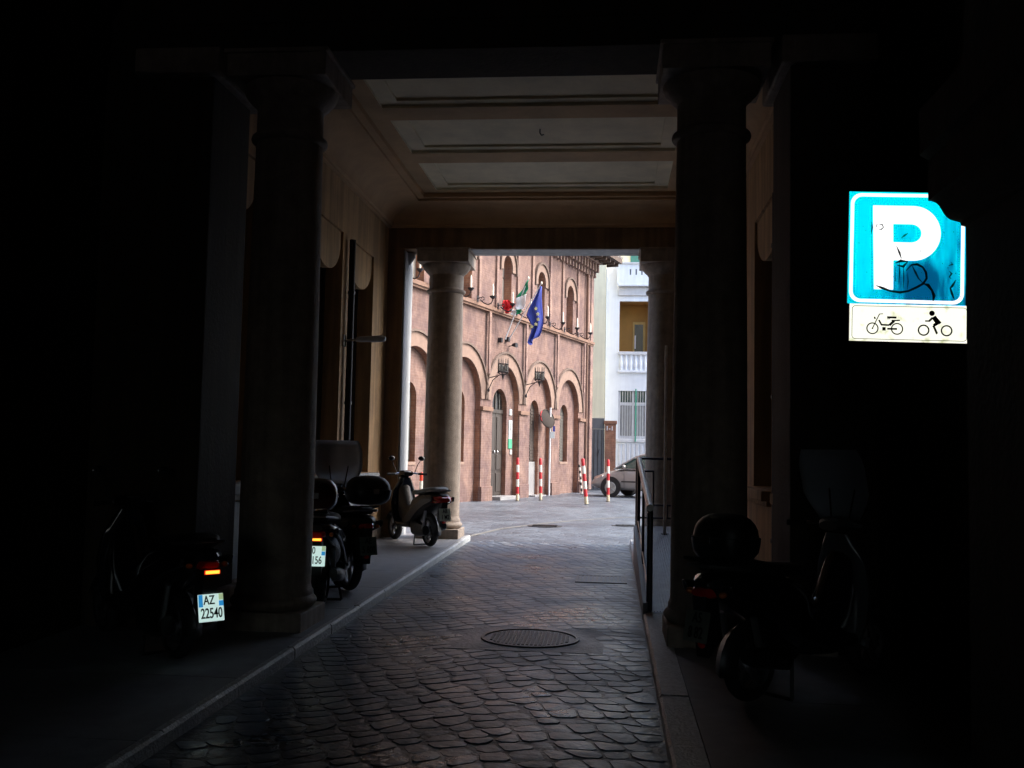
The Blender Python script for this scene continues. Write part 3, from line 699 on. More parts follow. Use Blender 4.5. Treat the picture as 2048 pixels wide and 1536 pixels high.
    def bar(b, p0, p1, w_, y):
        a, c = Vector(Q(*p0)), Vector(Q(*p1)); d = (c-a).normalized(); nn = Vector((-d.y, d.x))*w_*v/2
        b.add([(a.x+nn.x, y, a.y+nn.y), (a.x-nn.x, y, a.y-nn.y), (c.x-nn.x, y, c.y-nn.y), (c.x+nn.x, y, c.y+nn.y)], [(0, 1, 2, 3)])
    b = MB(); circ(b, 405, 1181, 44, 35, -.0014); circ(b, 580, 1181, 44, 35, -.0014); circ(b, 405, 1181, 6, .01, -.0014)
    for i, (a, c, w_) in enumerate([((405, 1181), (455, 1072), 7), ((455, 1074), (480, 1072), 6), ((418, 1095), (424, 1112), 11), ((450, 1118), (470, 1155), 12), ((466, 1153), (525, 1155), 13), ((525, 1155), (560, 1122), 18),
                                   ((540, 1120), (600, 1118), 10), ((508, 1097), (575, 1098), 15), ((487, 1170), (487, 1196), 24), ((510, 1182), (580, 1182), 14), ((508, 1110), (530, 1108), 5)]): bar(b, a, c, w_, -.0016-.0001*i)
    b.build('moped_symbol', 'ink', p, fix=False)
    b = MB(); circ(b, 768, 1186, 42, 31, -.0014); circ(b, 930, 1186, 42, 31, -.0014); circ(b, 826, 1060, 20, .01, -.0014)
    for i, (a, c, w_) in enumerate([((838, 1085), (868, 1130), 34), ((850, 1095), (885, 1135), 24), ((832, 1092), (805, 1120), 15), ((808, 1118), (778, 1118), 11), ((870, 1130), (838, 1150), 22), ((836, 1150), (862, 1208), 16), ((858, 1205), (864, 1211), 14)]): bar(b, a, c, w_, -.0016-.0001*i)
    b.build('motorcycle_symbol', 'ink', p, fix=False)
    MB().box(-.27, .337, .022, .045, -.02, .02).build('mounting_arm', 'p_frame', p)
sign()

# ------------------------------------------------------------------ ramp with railing
def ramp():
    y0, y1, x0, x1 = 9.3, 13.3, .318, 1.60
    g0, g1 = G(y0)+KH, .60
    t = thing('metal_ramp', 'grey ribbed metal access ramp rising behind the near right column', 'ramp')
    MB().add([(x0+.03, y0, g0+.004), (x1, y0, g0+.004), (x1, y1, g1), (x0+.03, y1, g1), (x0+.03, y1+1.2, g1), (x1, y1+1.2, g1)]+
             [(x0+.03, y0, g0+.0), (x1, y0, g0+.0), (x1, y1, g1-.05), (x0+.03, y1, g1-.05), (x0+.03, y1+1.2, g1-.05), (x1, y1+1.2, g1-.05)],
             [(0, 1, 2, 3), (3, 2, 5, 4), (6, 9, 8, 7), (9, 10, 11, 8), (0, 3, 9, 6), (3, 4, 10, 9)]).build('ramp_deck', 'ramp', t, fix=False)
    n = 44; sl = (g1-g0)/(y1-y0)
    for k in range(n):
        x = x0+.06+k*(x1-x0-.1)/n
        vs = [(x, y0+.03, g0+.0045+sl*.03), (x+.012, y0+.03, g0+.0045+sl*.03), (x+.012, y1-.02, g1+.0), (x, y1-.02, g1+.0), (x, y0+.03, g0+.0105+sl*.03), (x+.012, y0+.03, g0+.0105+sl*.03), (x+.012, y1-.02, g1+.006), (x, y1-.02, g1+.006)]
        MB().add(vs, [(4, 5, 6, 7), (0, 1, 5, 4), (1, 2, 6, 5), (3, 0, 4, 7)]).build('tread_rib', 'ramp', t, fix=False)
    MB().add([(x0-.015, y0, g0-.06), (x0+.028, y0, g0-.06), (x0+.028, y0, g0+.09), (x0-.015, y0, g0+.09), (x0-.015, y1, .2), (x0+.028, y1, .2), (x0+.028, y1, g1+.09), (x0-.015, y1, g1+.09)],
             [(0, 1, 2, 3), (4, 7, 6, 5), (0, 3, 7, 4), (1, 5, 6, 2), (2, 6, 7, 3)]).build('side_cheek', 'gate', t)
    r = thing('ramp_railing', 'black iron handrail along the open left side of the ramp', 'railing')
    h = .93; X = x0+.045
    MB().tube([(X, y0+.06, g0), (X, y0+.06, g0+h-.03), (X, y0+.10, g0+h)], .03, 10).build('near_post', 'railing', r, smooth=True)
    MB().tube([(X, y0+.04, g0+h+.02), (X, y1-.05, g1+h+.02)], .034, 10).build('handrail', 'steel', r, smooth=True)
    MB().tube([(X, y1-.05, g1), (X, y1-.05, g1+h+.01)], .024, 8).build('far_post', 'railing', r, smooth=True)
    for k in (1,):
        y = y0+.06+(y1-y0-.1)*k/2; MB().tube([(X, y, g0+sl*(y-y0)+.01), (X, y, g0+sl*(y-y0)+h)], .016, 8).build('post', 'railing', r, smooth=True)
    for q in (.16,): MB().tube([(X, y0+.06, g0+h*q), (X, y1-.05, g1+h*q)], .012, 6).build('rail', 'railing', r, smooth=True)
    c = thing('cross_railing', 'black stepped-pattern railing across the top end of the ramp', 'railing', (0, y1+1.15, 0))
    z = g1; XX = x0+.05
    def bar(nm, a, b_, rr=.014): MB().tube([(a[0], 0, a[1]), (b_[0], 0, b_[1])], rr, 8).build(nm, 'railing', c, smooth=True)
    k = 14.45/13.3
    bar('top_rail', (XX, z+.96), (1.64, z+.96), .018); bar('bottom_rail', (XX, z+.12), (1.64, z+.12), .014)
    bar('end_post', (XX, z+.0), (XX, z+.95), .02); bar('wall_post', (1.62, z), (1.62, z+.95), .02)
    bar('upper_key_bar', (XX, z+.78), (.60, z+.78)); bar('key_drop', (.60, z+.79), (.60, z+.30)); bar('lower_key_bar', (.60, z+.30), (1.0, z+.30)); bar('key_rise', (1.0, z+.29), (1.0, z+.78)); bar('far_key_bar', (1.0, z+.78), (1.62, z+.78)); bar('key_stub', (.80, z+.13), (.80, z+.30))
    p = thing('steel_pole', 'slim upright steel pole behind the ramp railing', 'pole', (.70, y1-.1, 0))
    MB().tube([(0, 0, .58), (0, 0, 3.05)], .02, 10).build('pole', 'steel', p, smooth=True)
    MB().lathe([(.05, .585), (.05, .60)], seg=12).build('foot', 'iron', p)
ramp()

# ------------------------------------------------------------------ scooters
def wheel(parent, x, r, tw=.05, spokes=5, axle_y=0., rim='alu'):
    w_ = bpy.data.objects.new('wheel', None); COL.objects.link(w_); w_.parent = parent; w_.location = (x, axle_y, r)
    pr = [(r-tw*1.1, -tw*.8)]+[(r-tw+tw*math.sin(R(18*k)), -tw*math.cos(R(18*k))) for k in range(0, 11)]+[(r-tw*1.1, tw*.8)]
    MB().lathe(pr+[pr[0]], seg=36, axis='y', cap=False).build('tyre', 'rubber', w_, smooth=True)
    b = MB(); ri = r-tw*1.1
    b.lathe([(ri, -.03), (ri-.025, -.026), (ri-.03, 0), (ri-.025, .026), (ri, .03), (ri, -.03)], seg=36, axis='y', cap=False)
    b.lathe([(.05, -.04), (.05, .04)], seg=16, axis='y')
    for k in range(spokes):
        a = 2*math.pi*k/spokes+.3; d = Vector((math.cos(a), 0, math.sin(a))); n_ = Vector((-d.z, 0, d.x))
        q = [d*.045-n_*.028, d*.045+n_*.028, d*(ri-.022)+n_*.018, d*(ri-.022)-n_*.018]
        b.extr([p+Vector((0, -.012, 0)) for p in q], (0, .024, 0))
    b.build('rim', rim, w_, smooth=True)
def number_plate(parent, mx, top, bot, mode):
    pl = bpy.data.objects.new('number_plate', None); COL.objects.link(pl); pl.parent = parent; pl.matrix_local = mx
    face = {'on': 'plate_flash', 'day': 'plate', 'dim': 'plate_dim'}[mode]
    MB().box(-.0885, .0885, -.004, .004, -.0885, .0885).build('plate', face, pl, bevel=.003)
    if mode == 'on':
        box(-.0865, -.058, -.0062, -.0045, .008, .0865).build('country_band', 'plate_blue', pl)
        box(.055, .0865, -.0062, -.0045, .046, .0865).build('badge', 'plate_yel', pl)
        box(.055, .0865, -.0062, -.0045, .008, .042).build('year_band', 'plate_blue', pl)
    rx = Matrix.Rotation(R(90), 4, 'X')
    text(top, .082, 'ink', pl, Matrix.Translation((-.014 if mode == 'on' else 0, -.0065, .047)) @ rx, xs=.72)
    text(bot, .092, 'ink', pl, Matrix.Translation((0, -.0065, -.038)) @ rx, xs=.66)
def scooter(rear, front, label, body='graphite', seat='seat', shieldc='graphite', wr_=.215, windshield=False, case=None, plate=('AZ', '22540', 'on'), glow=True,
            lean=0., mirrors=True, handle=.30, stand=True, spokes=5, cx=-.42, cz=.885, pz=.485, engine=True, bigtail=False):
    rear = Vector(rear); front = Vector(front); d = front-rear; wbv = 1.25
    rz = math.atan2(d.y, d.x); g = G(rear.y)+KH+.003
    t = thing('motor_scooter', label, 'motor scooter', (rear.x, rear.y, g), rz, group='motor scooters parked on the arcade pavements')
    wb_ = wbv
    wheel(t, 0, wr_, spokes=spokes); wheel(t, wb_, wr_, spokes=spokes)
    # engine and swing arm, exhaust
    if engine: MB().loft([(-.06, .10, wr_+.02, .05, .07), (.12, .10, wr_+.02, .06, .10), (.34, .08, wr_+.05, .08, .12), (.46, .04, wr_+.07, .07, .09)], 12).build('engine', 'iron', t, smooth=True)
    if engine: MB().loft([(-.20, -.13, wr_+.09, .035, .04), (-.14, -.14, wr_+.08, .055, .06), (.16, -.14, wr_+.04, .055, .065), (.22, -.12, wr_+.02, .03, .03)], 12).build('exhaust', 'iron', t, smooth=True)
    for y in (.13, -.11): MB().tube([(-.01, y, wr_), (-.10, y, .52)], .022, 8).build('shock_absorber', 'alu', t, smooth=True)
    # rear bodywork
    MB().loft([(-.44, 0, .72, .05, .035), (-.38, 0, .71, .11, .07), (-.22, 0, .67, .15, .115), (.0, 0, .62, .175, .15), (.2, 0, .56, .175, .19), (.36, 0, .50, .16, .21), (.46, 0, .45, .13, .18), (.5, 0, .42, .09, .13)], 20, 2.8).build('rear_body', body, t, smooth=True)
    # swooping side panel
    for s in (-1, 1):
        pts = [(-.40, .73), (-.10, .70), (.20, .60), (.42, .46), (.58, .33), (.50, .29), (.30, .36), (.08, .50), (-.15, .60), (-.38, .665)]
        MB().extr([(x, s*.155, z) for x, z in pts], (0, s*.035, 0)).build('side_panel', 'silver' if body == 'silver' else body, t, bevel=.012, smooth=True)
    MB().loft([(-.36, 0, .815, .09, .03), (-.30, 0, .83, .13, .04), (-.05, 0, .81, .15, .045), (.18, 0, .775, .14, .04), (.40, 0, .765, .11, .04), (.50, 0, .75, .05, .025)], 16, 3).build('seat', seat, t, smooth=True)
    MB().tube([(-.18, .15, .80), (-.36, .13, .82), (-.46, .08, .83), (-.46, -.08, .83), (-.36, -.13, .82), (-.18, -.15, .80)], .011, 6).build('grab_rail', 'alu', t, smooth=True)
    # floorboard and lower fairing
    MB().loft([(.44, 0, .29, .15, .05), (.60, 0, .27, .17, .035), (.85, 0, .28, .17, .035), (.95, 0, .34, .15, .05)], 14, 4).build('floorboard', 'black', t, smooth=True)
    MB().loft([(.40, 0, .44, .12, .16), (.56, 0, .40, .10, .13), (.72, 0, .42, .10, .15), (.84, 0, .52, .12, .24), (.92, 0, .62, .11, .28)], 14, 2.6).build('centre_tunnel', body, t, smooth=True)
    # leg shield: curved upright shell
    MB().loft([(.27, 0, .90, .16, .04), (.40, 0, .94, .20, .035), (.60, 0, .97, .21, .032), (.78, 0, .96, .18, .04), (.90, 0, .93, .12, .05), (.97, 0, .91, .08, .04)], 18, 3, axis='z').build('leg_shield', shieldc, t, smooth=True)
    MB().loft([(.36, 0, 1.02, .10, .05), (.55, 0, 1.05, .12, .06), (.74, 0, 1.02, .10, .06), (.86, 0, .97, .06, .05)], 14, 2.4, axis='z').build('front_fairing', shieldc, t, smooth=True)
    # front mudguard, fork
    b = MB(); vs = []; fs = []; nseg = 12; rr = wr_+.035
    for k in range(nseg+1):
        a = R(20+150*k/nseg)
        for yy, q in ((-.075, .82), (-.05, .98), (0, 1.03), (.05, .98), (.075, .82)): vs.append((wb_+rr*q*math.cos(a), yy, wr_+rr*q*math.sin(a)))
    for k in range(nseg):
        for j in range(4): fs.append((k*5+j, k*5+j+1, k*5+j+6, k*5+j+5))
    o = b.add(vs, fs).build('front_mudguard', shieldc, t, smooth=True); sm = o.modifiers.new('solid', 'SOLIDIFY'); sm.thickness = .006
    MB().tube([(wb_, .07, wr_), (1.10, .06, .50), (.98, .0, .92)], .018, 8).tube([(wb_, -.07, wr_), (1.10, -.06, .50), (.98, .0, .92)], .018, 8).build('fork', 'alu', t, smooth=True)
    b = MB(); vs = []; fs = []
    for k in range(9):
        a = R(60+130*k/8)
        for yy, q in ((-.07, .86), (0, 1.04), (.07, .86)): vs.append(((wr_+.045)*q*math.cos(a), yy, wr_+(wr_+.045)*q*math.sin(a)))
    for k in range(8):
        for j in range(2): fs.append((k*3+j, k*3+j+1, k*3+j+4, k*3+j+3))
    o = b.add(vs, fs).build('rear_mudguard', 'black', t, smooth=True); sm = o.modifiers.new('solid', 'SOLIDIFY'); sm.thickness = .006
    # handlebar
    hb = bpy.data.objects.new('handlebar', None); COL.objects.link(hb); hb.parent = t; hb.location = (.90, 0, 1.02)
    MB().loft([(-.10, 0, .0, .07, .03), (-.03, 0, .01, .12, .05), (.05, 0, .0, .11, .06), (.11, 0, -.02, .07, .045)], 16, 2.3).build('headset_cover', shieldc if shieldc != 'graphite' else 'gloss', hb, smooth=True)
    MB().tube([(-.05, -handle, .0), (.0, -.12, .01), (.0, .12, .01), (-.05, handle, .0)], .013, 8).build('bar', 'chrome', hb, smooth=True)
    for s in (-1, 1):
        MB().tube([(-.03, s*(handle-.10), .004), (-.055, s*(handle+.03), .0)], .019, 10).build('grip', 'rubber', hb, smooth=True)
        MB().tube([(.02, s*(handle-.13), .0), (.035, s*handle, -.01)], .006, 6).build('lever', 'chrome', hb, smooth=True)
        if mirrors:
            MB().tube([(.0, s*.15, .02), (.01, s*.20, .14), (-.01, s*.235, .20)], .006, 6).build('mirror_stem', 'black', hb, smooth=True)
            MB().ell((-.015, s*.25, .24), .018, .055, .038).build('mirror', 'gloss', hb, smooth=True)
    MB().ell((.10, 0, -.015), .035, .06, .05).build('headlamp', 'chrome', hb, smooth=True)
    MB().ell((-.06, 0, .035), .04, .06, .015).build('dial', 'alu', hb, smooth=True)
    # tail
    rl = bpy.data.objects.new('tail_lamp', None); COL.objects.link(rl); rl.parent = t; rl.location = (-.43, 0, .675)
    MB().loft([(-.03, 0, 0, .05, .02), (0, 0, 0, .075, .035), (.05, 0, 0, .08, .04)], 14, 3).build('lens', 'redlens', rl, smooth=True)
    for s in (-1, 1): MB().ell((.04, s*.125, -.005), .03, .022, .02).build('indicator', 'orangelens', rl, smooth=True)
    if bigtail:
        MB().loft([(-.045, 0, .015, .07, .03), (.0, 0, .02, .115, .05), (.10, 0, .015, .165, .055), (.26, 0, -.005, .185, .04)], 16, 3).build('red_tail_cluster', 'redlens', rl, smooth=True)
    if glow:
        MB().box(-.004, .0, -.048, .048, -.010, .010).build('flash_reflector', 'reflector_glow', rl).location = (-.040, 0, -.045)  # reflector throwing back the flash, drawn as an emitting piece
        MB().box(-.003, .0, -.056, .056, -.014, .014).build('flash_reflector_rim', 'reflector_rim_glow', rl).location = (-.036, 0, -.045)
    MB().extr([(-.46, -.05, .66), (-.34, -.05, .66), (-.30, -.05, .40), (-.42, -.05, .30)], (0, .10, 0)).build('plate_bracket', 'black', t, bevel=.01)
    mx = Matrix.Translation((-.47, 0, pz)) @ Matrix.Rotation(R(-90), 4, 'Z') @ Matrix.Rotation(R(-12), 4, 'X')
    number_plate(t, mx, plate[0], plate[1], plate[2])
    if not glow: MB().ell((-.43, 0, .375), .012, .03, .02).build('reflector', 'redlens', t, smooth=True)
    if stand: MB().tube([(.28, .10, .25), (.20, .16, .015)], .012, 6).tube([(.28, -.10, .25), (.20, -.16, .015)], .012, 6).tube([(.20, -.16, .015), (.20, .16, .015)], .012, 6).build('centre_stand', 'iron', t, smooth=True)
    if case:
        cm, cs = case
        MB().tube([(-.10, .09, .80), (-.48, .09, .87)], .010, 6).tube([(-.10, -.09, .80), (-.48, -.09, .87)], .010, 6).tube([(-.46, -.09, .87), (-.46, .09, .87)], .01, 6).build('rack', 'black', t, smooth=True)
        c = bpy.data.objects.new('top_case', None); COL.objects.link(c); c.parent = t; c.location = (cx, 0, cz)
        MB().loft([(0, 0, 0, .13*cs, .12*cs), (.02, 0, 0, .17*cs, .15*cs), (.06, 0, 0, .203*cs, .18*cs), (.11, 0, 0, .215*cs, .19*cs), (.145, 0, 0, .218*cs, .192*cs)], 24, 3, axis='z').build('case_bottom', cm, c, smooth=True)
        MB().loft([(.149, 0, 0, .214*cs, .188*cs), (.19, 0, 0, .208*cs, .18*cs), (.225, 0, 0, .19*cs, .162*cs), (.255, 0, 0, .16*cs, .132*cs), (.275, 0, 0, .115*cs, .09*cs), (.283, 0, 0, .04*cs, .03*cs)], 28, 2.5, axis='z').build('case_lid', cm, c, smooth=True)
        MB().box(-.205*cs, -.192*cs, -.03, .03, .11, .16).build('latch', 'chrome', c)
    if windshield:
        b = MB(); vs = []; fs = []; ny, nz = 12, 8
        for j in range(nz+1):
            q = j/nz; z = 1.06+.46*q; hw = (.15+.10*min(1, q*3))*(1 if q < .8 else 1-.5*(q-.8)**1.2*2.2)
            for i in range(ny+1):
                a = -1+2*i/ny; vs.append((1.03-.13*q-.10*a*a, hw*a, z))
        for j in range(nz):
            for i in range(ny): k = j*(ny+1)+i; fs.append((k, k+1, k+ny+2, k+ny+1))
        o = b.add(vs, fs).build('windshield', 'shield', t, smooth=True); sm = o.modifiers.new('solid', 'SOLIDIFY'); sm.thickness = .004
        for s in (-1, 1): MB().tube([(.93, s*.06, 1.02), (.96, s*.10, 1.28)], .006, 6).build('windshield_bracket', 'black', t, smooth=True)
    return t
scooter((-2.95, 6.72), (-3.89, 7.54), 'black scooter whose flash-lit number plate reads AZ 22540, in front of the near left column', body='gloss', shieldc='gloss', plate=('AZ', '22540', 'on'), case=None, handle=.26, pz=.40)
scooter((-2.65, 9.14), (-2.81, 10.25), 'scooter with dark red top case and flash-lit plate ending 156, behind near left column', body='gloss', shieldc='gloss', windshield=True, case=('darkred', .82), plate=('0', '6156', 'on'), handle=.27, mirrors=False)
scooter((-2.63, 10.02), (-3.32, 10.92), 'black scooter with large rounded top box, side-on beside the near left column', body='black', shieldc='black', wr_=.285, engine=False, case=('black', 1.0), plate=('AE', '5 800', 'dim'), glow=False, spokes=3, mirrors=False)
scooter((-2.60, 14.42), (-3.30, 15.38), 'grey and black scooter with red tail cluster on its stand before the far left column', body='black', seat='seatgrey', shieldc='gloss', bigtail=True, plate=('AB', '1 M2', 'day'), glow=False)
scooter((.84, 6.22), (1.74, 7.08), 'dark scooter with tall windshield and black top case by the near right column', body='gloss', shieldc='silver', windshield=True, case=('black', .88), plate=('A5', '8 82', 'dim'), glow=False, mirrors=False, handle=.32, cx=-.22, cz=.84)

# ------------------------------------------------------------------ brick building
A = R(17.2); D = Vector((math.sin(A), math.cos(A), 0)); NN = Vector((math.cos(A), -math.sin(A), 0)); C0 = Vector((-1.13, 37.13, 0))
bk = thing('brick_palace', 'pink brick palace front with blind arches across the square', 'building', C0, math.atan2(-D.y, -D.x))
# local frame: x = u (from the far corner towards the camera), y = outwards, z up
def arch_plate(b, u0, u1, z0, z1, uc, hw, zsp, zs, y, depth, n=18):
    "front face with one round-headed hole plus its reveal; returns reveal builder"
    rv = MB(); rz = hw
    def F(*p): b.add([(u, y, z) for u, z in p], [tuple(range(len(p)))])
    F((u0, z0), (uc-hw, z0), (uc-hw, zsp), (u0, zsp)); F((uc+hw, z0), (u1, z0), (u1, zsp), (uc+hw, zsp))
    if zs > z0: F((uc-hw, z0), (uc+hw, z0), (uc+hw, zs), (uc-hw, zs))
    arc = [(uc-hw*math.cos(math.pi*k/n), zsp+rz*math.sin(math.pi*k/n)) for k in range(n+1)]
    F((u0, zsp), arc[0], (arc[0][0], z1), (u0, z1)); F(arc[-1], (u1, zsp), (u1, z1), (arc[-1][0], z1))
    for a, c in zip(arc[:-1], arc[1:]): F(a, c, (c[0], z1), (a[0], z1))
    path = [(uc-hw, max(zs, z0))]+arc+[(uc+hw, max(zs, z0))]
    for a, c in zip(path[:-1], path[1:]): rv.add([(a[0], y, a[1]), (c[0], y, c[1]), (c[0], y-depth, c[1]), (a[0], y-depth, a[1])], [(0, 1, 2, 3)])
    if zs > z0: rv.add([(uc-hw, y, zs), (uc+hw, y, zs), (uc+hw, y-depth, zs), (uc-hw, y-depth, zs)], [(0, 1, 2, 3)])
    return rv
def arch_fill(b, uc, hw, z0, zsp, y, n=18):
    p = [(uc-hw, y, z0)]+[(uc-hw*math.cos(math.pi*k/n), y, zsp+hw*math.sin(math.pi*k/n)) for k in range(n+1)]+[(uc+hw, y, z0)]
    b.add(p, [tuple(range(len(p)))])
def arch_ring(b, uc, r0, r1, zsp, y0, y1, n=22, leg=0.):
    pts = []
    path = [(180, -leg)] if leg else []
    angs = [180-180*k/n for k in range(n+1)]
    prof = [(r0, y0), (r0, y1), (r1, y1), (r1, y0)]
    rows = []
    if leg: rows.append([(uc-r, y, zsp-leg) for r, y in prof])
    for a in angs: rows.append([(uc+r*math.cos(R(a)), y, zsp+r*math.sin(R(a))) for r, y in prof])
    if leg: rows.append([(uc+r, y, zsp-leg) for r, y in prof])
    vs = [v for r_ in rows for v in r_]; fs = []
    for i in range(len(rows)-1):
        for k in range(3): a = i*4+k; fs.append((a, a+1, a+5, a+4))
    fs += [(0, 1, 2, 3), tuple(len(vs)-4+k for k in (3, 2, 1, 0))]
    b.add(vs, fs)
ZB, ZS = .05, 5.72
g1 = MB(); g2 = MB(); r1 = MB(); r2 = MB(); gu = MB(); ru = MB()
P_ = 2.87; UC = [1.45+P_*k for k in range(6)]
for k, uc in enumerate(UC):
    u0, u1 = uc-P_/2, uc+P_/2
    rv = arch_plate(g1, u0, u1, ZB, ZS, uc, 1.10, 3.15, 0, 0, .16); rv.build('arch_reveal', 'brick_in', bk)
    hw, zsp, zs = (.55, 3.0, 0) if k == 2 else (.40, 2.96, 0 if k == 1 else 1.33)
    rv = arch_plate(g2, uc-1.15, uc+1.15, ZB, 4.32, uc, hw, zsp, zs, -.16, .17); rv.build('window_reveal', 'brick_in', bk)
    rv = arch_plate(gu, u0, u1, 5.9, 9.2, uc, .35, 7.30, 5.9, 0, .26); rv.build('upper_reveal', 'brick_in', bk)
    b = MB(); arch_ring(b, uc, 1.10, 1.47, 3.15, .0, .035); b.build('arch_band', 'ring', bk)
    b = MB(); arch_ring(b, uc, 1.472, 1.53, 3.15, .0, .085, leg=.0); b.build('hood_moulding', 'ringdark', bk)
    b = MB(); arch_ring(b, uc, .352, .60, 7.30, .0, .04, leg=.12); b.build('window_arch_band', 'ring', bk)
    b = MB(); arch_ring(b, uc, .602, .66, 7.30, .0, .09, leg=.18); b.build('hood_moulding', 'ringdark', bk)
    # upper window
    wn = bpy.data.objects.new('upper_window', None); COL.objects.link(wn); wn.parent = bk
    b = MB(); arch_fill(b, uc, .35, 5.9, 7.30, -.258); b.build('pane', 'upglass', wn)
    MB().box(uc-.02, uc+.02, -.256, -.22, 5.9, 7.6).box(uc-.34, uc-.022, -.256, -.222, 7.0, 7.05).box(uc+.022, uc+.34, -.256, -.222, 7.0, 7.05).build('frame', 'shutter_dk', wn)
    if k == 2:
        dr = bpy.data.objects.new('door', None); COL.objects.link(dr); dr.parent = bk
        b = MB(); arch_fill(b, uc, .55, 2.92, 3.0, -.325); b.build('fanlight', 'glassdark', dr)
        MB().box(uc-.02, uc+.02, -.324, -.29, 2.93, 3.52).box(uc-.30, uc-.27, -.324, -.292, 2.93, 3.42).box(uc+.27, uc+.30, -.324, -.292, 2.93, 3.42).build('fanlight_bars', 'shutter', dr)
        for s in (-1, 1):
            lf = MB().box(*sorted((uc+s*.008, uc+s*.55)), -.34, -.30, .32, 2.80).build('leaf', 'door', dr)
            for za, zb in ((.42, .98), (1.08, 1.55), (1.65, 2.70)): MB().box(*sorted((uc+s*.09, uc+s*.46)), -.298, -.275, za, zb).build('door_panel', 'door', lf, bevel=.01)
        box(uc-.55, uc+.55, -.34, -.27, 2.81, 2.92).build('transom', 'door', dr)
        MB().ell((uc+.12, -.26, 1.62), .03, .03, .05).ell((uc-.12, -.26, 1.62), .03, .03, .05).build('knocker', 'chrome', dr, smooth=True)
        box(uc-.75, uc+.75, -.32, .25, .14, .30).build('door_step', 'marble', dr, bevel=.01)
    else:
        wn = bpy.data.objects.new('shuttered_window', None); COL.objects.link(wn); wn.parent = bk; zb = 1.33
        m_ = 'shutter_dk' if k == 1 else 'shutter'
        b = MB(); arch_fill(b, uc, .40, zb, 2.96, -.325); b.build('shutter_board', m_, wn)
        for s in (-1, 1):
            for q in range(16): 
                z = zb+.06+q*.108; MB().box(*sorted((uc+s*.03, uc+s*.36)), -.322, -.305, z, z+.07).build('louvre', m_, wn)
        if k == 1:
            MB().box(uc-.40, uc+.40, -.33, -.26, .22, 1.325).build('stone_panel', 'marble', wn, bevel=.01); MB().box(uc-.5, uc+.5, -.26, .12, .16, .24).build('stone_step', 'marble', wn)
        else: MB().box(uc-.42, uc+.42, -.325, -.14, 1.25, 1.325).build('sill', 'ring', wn)
g1.build('ground_floor_wall', 'brick', bk); g2.build('recessed_wall', 'brick', bk);
gu.build('upper_wall', 'brick', bk)
UE = UC[-1]+P_/2
MB().add([(-1.05, 0, .05), (UC[0]-P_/2, 0, .05), (UC[0]-P_/2, 0, 9.2), (-1.05, 0, 9.2)], [(0, 1, 2, 3)]).build('corner_wall', 'brick', bk, fix=False)
MB().box(-1.05, UE, -9, -.45, .05, 9.2).build('core_wall', 'brick', bk)
MB().box(-1.05, -1.02, -.449, -.001, .05, 9.2).build('side_wall', 'brick', bk)
MB().box(-1.06, UE, .001, .10, ZS, ZS+.06).box(-1.06, UE, .001, .14, ZS+.061, ZS+.15).box(-1.06, UE, .001, .07, ZS+.151, ZS+.2).build('string_course', 'string', bk)
for k in range(-1, 6):
    u = UC[0]-P_/2+P_*(k+1)
    w1 = .33
    if k >= 0 or True:
        ul, ur = (u-.33, u+.33) if k >= 0 else (-.42, .33)
        ul, ur = (u-.335, u+.335)
        MB().box(ul, ur, .002, .05, .3, 2.80).box(ul-.05, ur+.05, .003, .12, .05, .62).build('pier', 'brick', bk, bevel=.006)
        MB().box(ul-.03, ur+.03, .002, .11, 2.81, 2.93).build('impost', 'string', bk, bevel=.01)
    for uu, w_ in ((u-.62, .16), (u+.62, .16)):
        MB().box(uu-w_/2, uu+w_/2, .002, .06, ZS+.21, 8.6).build('lesene', 'brick_lt', bk)
    MB().box(u-.07, u+.07, .087, .13, 3.9, ZS-.002).build('lesene', 'brick_lt', bk)
MB().box(-1.05, -.75, .002, .08, .3, 8.5).build('corner_lesene', 'brick_lt', bk); MB().box(-.52, -.40, .002, .07, ZS+.21, 8.5).build('corner_lesene', 'brick_lt', bk)
MB().tube([(-.28, .10, .2), (-.28, .10, 8.9)], .045, 8).build('rain_pipe', 'string', bk, smooth=True)
b = MB()
for k in range(60):
    u = -1.0+k*.32
    if u > UE-.3: break
    b = MB().box(u-.05, u+.05, .002, .28, 8.55, 8.85).box(u-.05, u+.05, .002, .16, 8.35, 8.549); b.build('eave_corbel', 'ring' if k % 2 else 'brick_lt', bk)
    pass
MB().box(-1.05, UE, .002, .34, 8.86, 9.0).build('corbel_band', 'ring', bk)
MB().box(-1.9, UE, -1.0, .82, 9.02, 9.14).build('eave_boards', 'wood', bk)
MB().box(-1.95, UE, .83, .92, 9.03, 9.20).build('gutter', 'wood', bk)
for k in range(20): MB().box(-1.85+k*.5, -1.77+k*.5, .34, .80, 8.90, 9.018).build('rafter', 'wood', bk)
for k in range(34):
    u = -1.95+k*.24
    if k < 34: MB().tube([(u, .90, 9.215), (u, -.6, 9.75)], [.085, .075], 8).build('roof_tile', 'tile', bk, smooth=True)
MB().add([(-1.98, .86, 9.2), (UE, .86, 9.2), (UE, -6, 11.6), (-1.98, -6, 11.6)], [(0, 1, 2, 3)]).build('roof_slope', 'tile', bk, fix=False)
# tie rod at the corner
def on_wall(u, y, z): return C0-D*u+NN*y+Vector((0, 0, z))
RZ = math.atan2(-D.y, -D.x)
